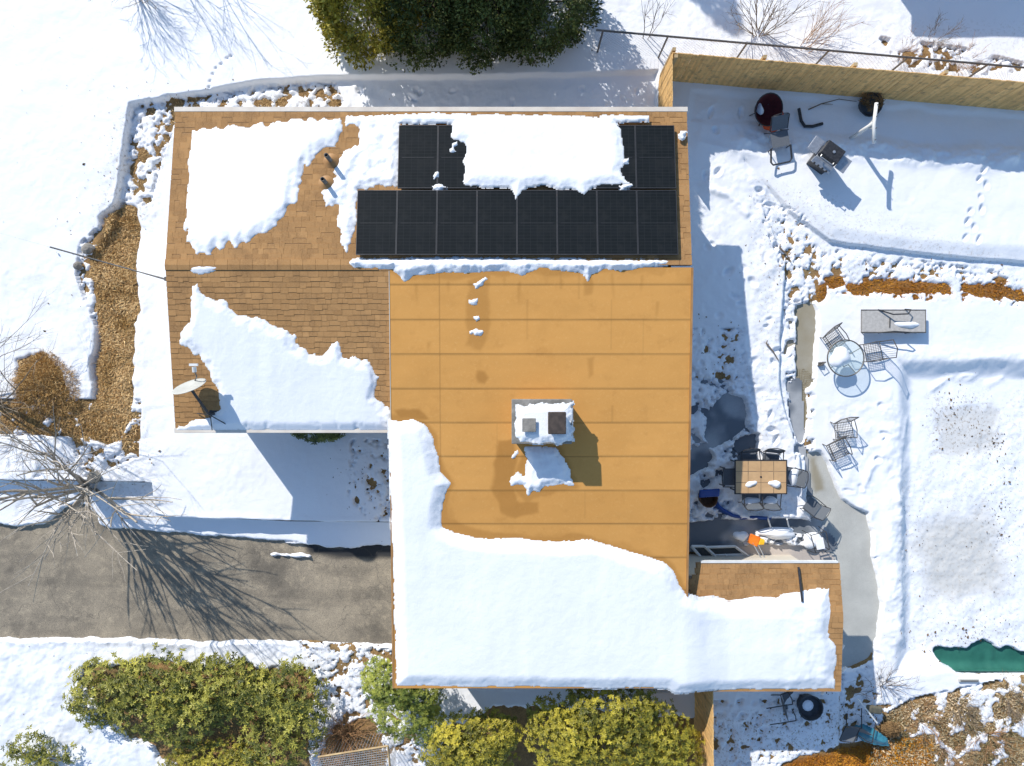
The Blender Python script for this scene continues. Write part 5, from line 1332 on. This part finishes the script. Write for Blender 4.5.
# round glass table and wire chairs
gt = thing("glass_table", "round glass patio table with dark rim, snow lying on its top", "table", (P(847, 358, .42).x, P(847, 358, .42).y, snow_z(P(840, 358))))
gzt = .45
mk = MB(); mk.lathe([(.001, gzt), (.50, gzt), (.50, gzt + .012), (.001, gzt + .012)], 36); mk.build("tabletop", M['clear'], gt)
mk = MB(); mk.tube([(.515 * math.cos(t), .515 * math.sin(t), gzt + .006) for t in np.linspace(0, 2 * PI, 41)[:-1]], .018, 6, True); mk.build("rim", M['wire'], gt)
for k_ in range(4):
    t = k_ * PI / 2 + .6; mk = MB(); mk.tube([(.50 * math.cos(t), .50 * math.sin(t), gzt - .01), (.22 * math.cos(t), .22 * math.sin(t), gzt - .10), (.30 * math.cos(t), .30 * math.sin(t), -.1)], .014, 5); mk.build("leg", M['wire'], gt)
p = Vector(gt.location); heap("snow_heap", (p.x - .16, p.y + .03, p.z + gzt + .013), .27, .31, .10, .1, "round snow heap on the glass table", seed=11)
def wire_chair(name, label, group=None):
    o = thing(name, label, "chair", (0, 0, 0), 0, group); w, d = .5, .46; sh = .22
    m = MB(); m.tube([(-w / 2, -d / 2, sh), (w / 2, -d / 2, sh), (w / 2, d / 2, sh), (-w / 2, d / 2, sh)], .016, 5, True)
    for i in range(1, 11): x = -w / 2 + w * i / 11; m.tube([(x, -d / 2, sh), (x, d / 2, sh)], .0065, 3)
    for i in range(1, 7): y = -d / 2 + d * i / 7; m.tube([(-w / 2, y, sh), (w / 2, y, sh)], .0065, 3)
    m.build("seat", M['wire'], o)
    m = MB(); m.tube([(-w / 2, d / 2, sh), (-w / 2, d / 2 + .14, sh + .46), (0, d / 2 + .18, sh + .52), (w / 2, d / 2 + .14, sh + .46), (w / 2, d / 2, sh)], .016, 5)
    for i in range(1, 8): x = -w / 2 + w * i / 8; m.tube([(x, d / 2, sh), (x, d / 2 + .15, sh + .48)], .006, 3)
    m.build("backrest", M['wire'], o)
    for sx in (-1, 1):
        m = MB(); m.tube([(sx * w / 2, -d / 2, -.2), (sx * w / 2, -d / 2, sh + .2), (sx * (w / 2 + .02), 0, sh + .23), (sx * w / 2, d / 2 + .06, sh + .2)], .014, 5); m.build("armrest", M['wire'], o)
        m = MB(); m.tube([(sx * w / 2, d / 2 + .08, -.2), (sx * w / 2, d / 2, sh)], .014, 5); m.build("leg", M['wire'], o)
    return o
WG = "dark wire garden chairs in the pool side snow"
w0 = wire_chair("wire_chair", "dark wire chair behind the glass table toward the paved path", WG)
w0.location = G(832, 340, -.06); w0.rotation_euler = (0, 0, math.radians(35))
dup(w0, G(869, 352), math.radians(-80), "wire chair pushed up to the glass table's pool side", WG)
dup(w0, G(840, 430), math.radians(8), "upper of two wire chairs standing close together in open snow", WG)
dup(w0, G(834, 449), math.radians(24), "lower of two wire chairs standing close together, nearer the walkway", WG)
sm = thing("lantern", "small dark lantern in the snow left of the glass table", "lantern", G(820, 364)); mk = MB(); mk.tube([(-.07, -.05, 0), (-.07, -.05, .22), (.07, .05, .22), (.07, .05, 0)], .015, 5); mk.box((0, 0, .05), (.12, .1, .1)); mk.build("body", M['wire'], sm)

# lounger
lg = thing("sun_lounger", "grey sling sun lounger lying flat in the snow with thin black arms", "sun lounger", G(889, 322))
mk = MB(); mk.hexa([(-.90, -.30, .22), (.90, -.30, .22), (.90, .30, .22), (-.90, .30, .22)], [(-.90, -.30, .245), (.90, -.30, .245), (.90, .30, .245), (-.90, .30, .245)]); mk.build("sling", M['grey_sling'], lg)
mk = MB(); mk.tube([(-.92, -.32, .23), (.92, -.32, .23), (.92, .32, .23), (-.92, .32, .23)], .02, 6, True); mk.build("frame", M['steel'], lg)
for sy in (-1, 1):
    mk = MB(); mk.tube([(-.45, sy * .33, .24), (-.1, sy * .30 + (-.12 if sy > 0 else 0), .40), (.30, sy * .33 - (.14 if sy > 0 else 0), .44), (.40, sy * .33 - (.02 if sy > 0 else 0), .40), (.32, sy * .34, .24)], .02, 6); mk.build("armrest", M['black'], lg)
    for sx in (-1, 1): mk = MB(); mk.tube([(sx * .75, sy * .31, .22), (sx * .78, sy * .31, -.15)], .018, 6); mk.build("leg", M['black'], lg)
mk = MB(); mk.tube([(-.12, -.18, .255), (-.12, .10, .265)], .014, 5); mk.build("strap", M['black'], lg)
p = Vector(lg.location); heap("snow_heap", (p.x + .38, p.y - .10, p.z + .247), .32, .11, .06, -.05, "long snow heap on the grey lounger", seed=12)

# pool cover
pc_ = thing("pool_cover", "taut green tarp pool cover showing at the pool's edge", "pool cover", (0, 0, 0))
w_ = PP([(915, 610), (1150, 610), (1150, 671), (930, 671)], -.5); x0, y0 = w_.min(0); x1, y1 = w_.max(0)
X, Y = grid_xy(x0, x1, y0, y1, .08)
Z = -.55 + .03 * np.exp(-((X - P(996, 0, -.5).x - (Y - y1) * .1) / .06) ** 2) +   .03 * fbm(X * .5, Y * 1.6, .6, 91, 4) + .012 * fbm(X, Y, .15, 92, 2) + .16 * smooth((y0 + .28 - Y) / .28)
grid_mesh("sheet", X, Y, Z, None, M['pooltarp'], pc_)
mk = MB(); q0, q1 = P(930, 670.5, -.3), P(1150, 672, -.3); mk.tube([(q0.x, q0.y, -.34), (q1.x, q1.y, -.34)], .035, 6); mk.build("edge_cord", M['pooltarp'], pc_)
sk = thing("skimmer_lid", "grey slotted bar lying in the snow just below the green pool cover", "skimmer", G(968, 680)); mk = MB(); mk.box((0, 0, .03), (.58, .10, .06)); mk.build("cover", M['concrete'], sk, bevel=.02); mk = MB(); mk.box((0, 0, .063), (.5, .03, .01)); mk.build("slot", M['steel'], sk)

# clutter north of the porch
oc = sling_chair("patio_chair", "black chair tipped over on the dirty snow north of the porch", "chair", .5, .46, .40, .46)
oc.location = G(768, 707, .18); oc.rotation_euler = (math.radians(-80), math.radians(10), math.radians(-75))
po = thing("flower_pot", "dark round pot holding a ring of snow, against the porch's north wall", "pot", G(806, 703))
mk = MB(); mk.lathe([(.01, -.1), (.26, -.1), (.33, .30), (.36, .32), (.33, .32), (.29, .2), (.01, .19)], 18); mk.build("body", M['rubber'], po)
mk = MB(); mk.lathe([(.001, .215), (.08, .225), (.13, .215), (.17, .19)], 12, (-.03, .02, 0)); tag(mk.build("fill", M['snow'], po, smooth_=True), "snow fill")
dc_ = sling_chair("patio_chair", "black chair on its side above the teal tarp in the porch corner clutter", "chair", .5, .46, .40, .46)
dc_.location = G(860, 715, .1); dc_.rotation_euler = (math.radians(20), math.radians(-60), math.radians(40))
cu = thing("cushion", "olive canvas cushion beside the tipped chair above the teal tarp", "cushion", G(868, 704, .25), -.25)
mk = MB(); mk.box((0, 0, .08), (.52, .22, .14), Matrix.Rotation(.3, 3, 'Y')); mk.build("cover", M['olive'], cu, bevel=.05)
pp_ = thing("pole", "pale pole lying slanted across the porch corner clutter", "pole", G(868, 712)); b_ = Vector(pp_.location)
mk = MB(); mk.tube([P(858, 699, .4) - b_, P(877, 723, .25) - b_], .024, 6); mk.build("rod", M['white'], pp_)
tt = thing("teal_tarp", "crumpled teal tarp with pale edge at the end of the orange mulch", "tarp", (0, 0, 0))
w_ = PP([(850, 724), (862, 722), (872, 728), (884, 736), (887, 744), (874, 742), (860, 738)], -.1); x0, y0 = w_.min(0) - .1; x1, y1 = w_.max(0) + .1
X, Y = grid_xy(x0, x1, y0, y1, .03); sd2 = sdpoly(X, Y, w_) + .05 * fbm(X, Y, .3, 95, 3)
grid_mesh("sheet", X, Y, .06 + .10 * fbm(X, Y, .35, 96, 4) + .12 * smooth(sd2 / .2), sd2 > 0, M['teal'], tt)
bn = thing("dried_plant", "rusty brown dried clump between the teal tarp and the ground cover", "plant", G(889, 728))
whorl_foliage("foliage", [(0, 0, .08, .24, .2, .16)], 150, M['litter'], bn, .08, 6)
# downspouts at the porch corner
for (a_, b_, lb) in [((838, 655), (844, 645), "short white pipe sticking out at the porch corner, upper one"), ((838, 676), (846, 667), "short white pipe sticking out at the porch corner, lower one")]:
    q0 = P(*a_, 1.5); q1 = P(*b_, 1.4); o = thing("drain_pipe", lb, "pipe", (0, 0, 0)); m = MB(); m.tube([q0 - (q1 - q0) * 2, q0, q1], .03, 6); m.build("pipe", M['white'], o)
# leaning screen on the east porch wall
# wire bin at the bottom
wb = thing("compost_bin", "pale wire mesh compost bin with a wooden rim by the brown twigs", "compost bin", (0, 0, 0))
zb = .55; q = [P(x, y, zb) for x, y in [(300, 768), (318, 757), (388, 746), (392, 790), (300, 800)]]
mk = MB(); mk.tube([q[1], q[2]], .03, 4); mk.build("rim", M['fence_rail'], wb); mk = MB(); mk.tube([q[2], q[3]], .03, 4); mk.build("rim", M['fence_rail'], wb)
mk = MB()
for i in range(31):
    t = i / 30
    mk.tube([q[1].lerp(q[2], t), q[4].lerp(q[3], t)], .008, 3)
for i in range(20):
    t = i / 19
    mk.tube([q[1].lerp(q[4], t), q[2].lerp(q[3], t)], .008, 3)
for i in range(22):
    t = i / 21; a2 = q[1].lerp(q[2], t); mk.tube([a2, (a2.x, a2.y, -.35)], .006, 3); a2 = q[2].lerp(q[3], t); mk.tube([a2, (a2.x, a2.y, -.35)], .006, 3)
mk.build("wire_mesh", M['silver'], wb)
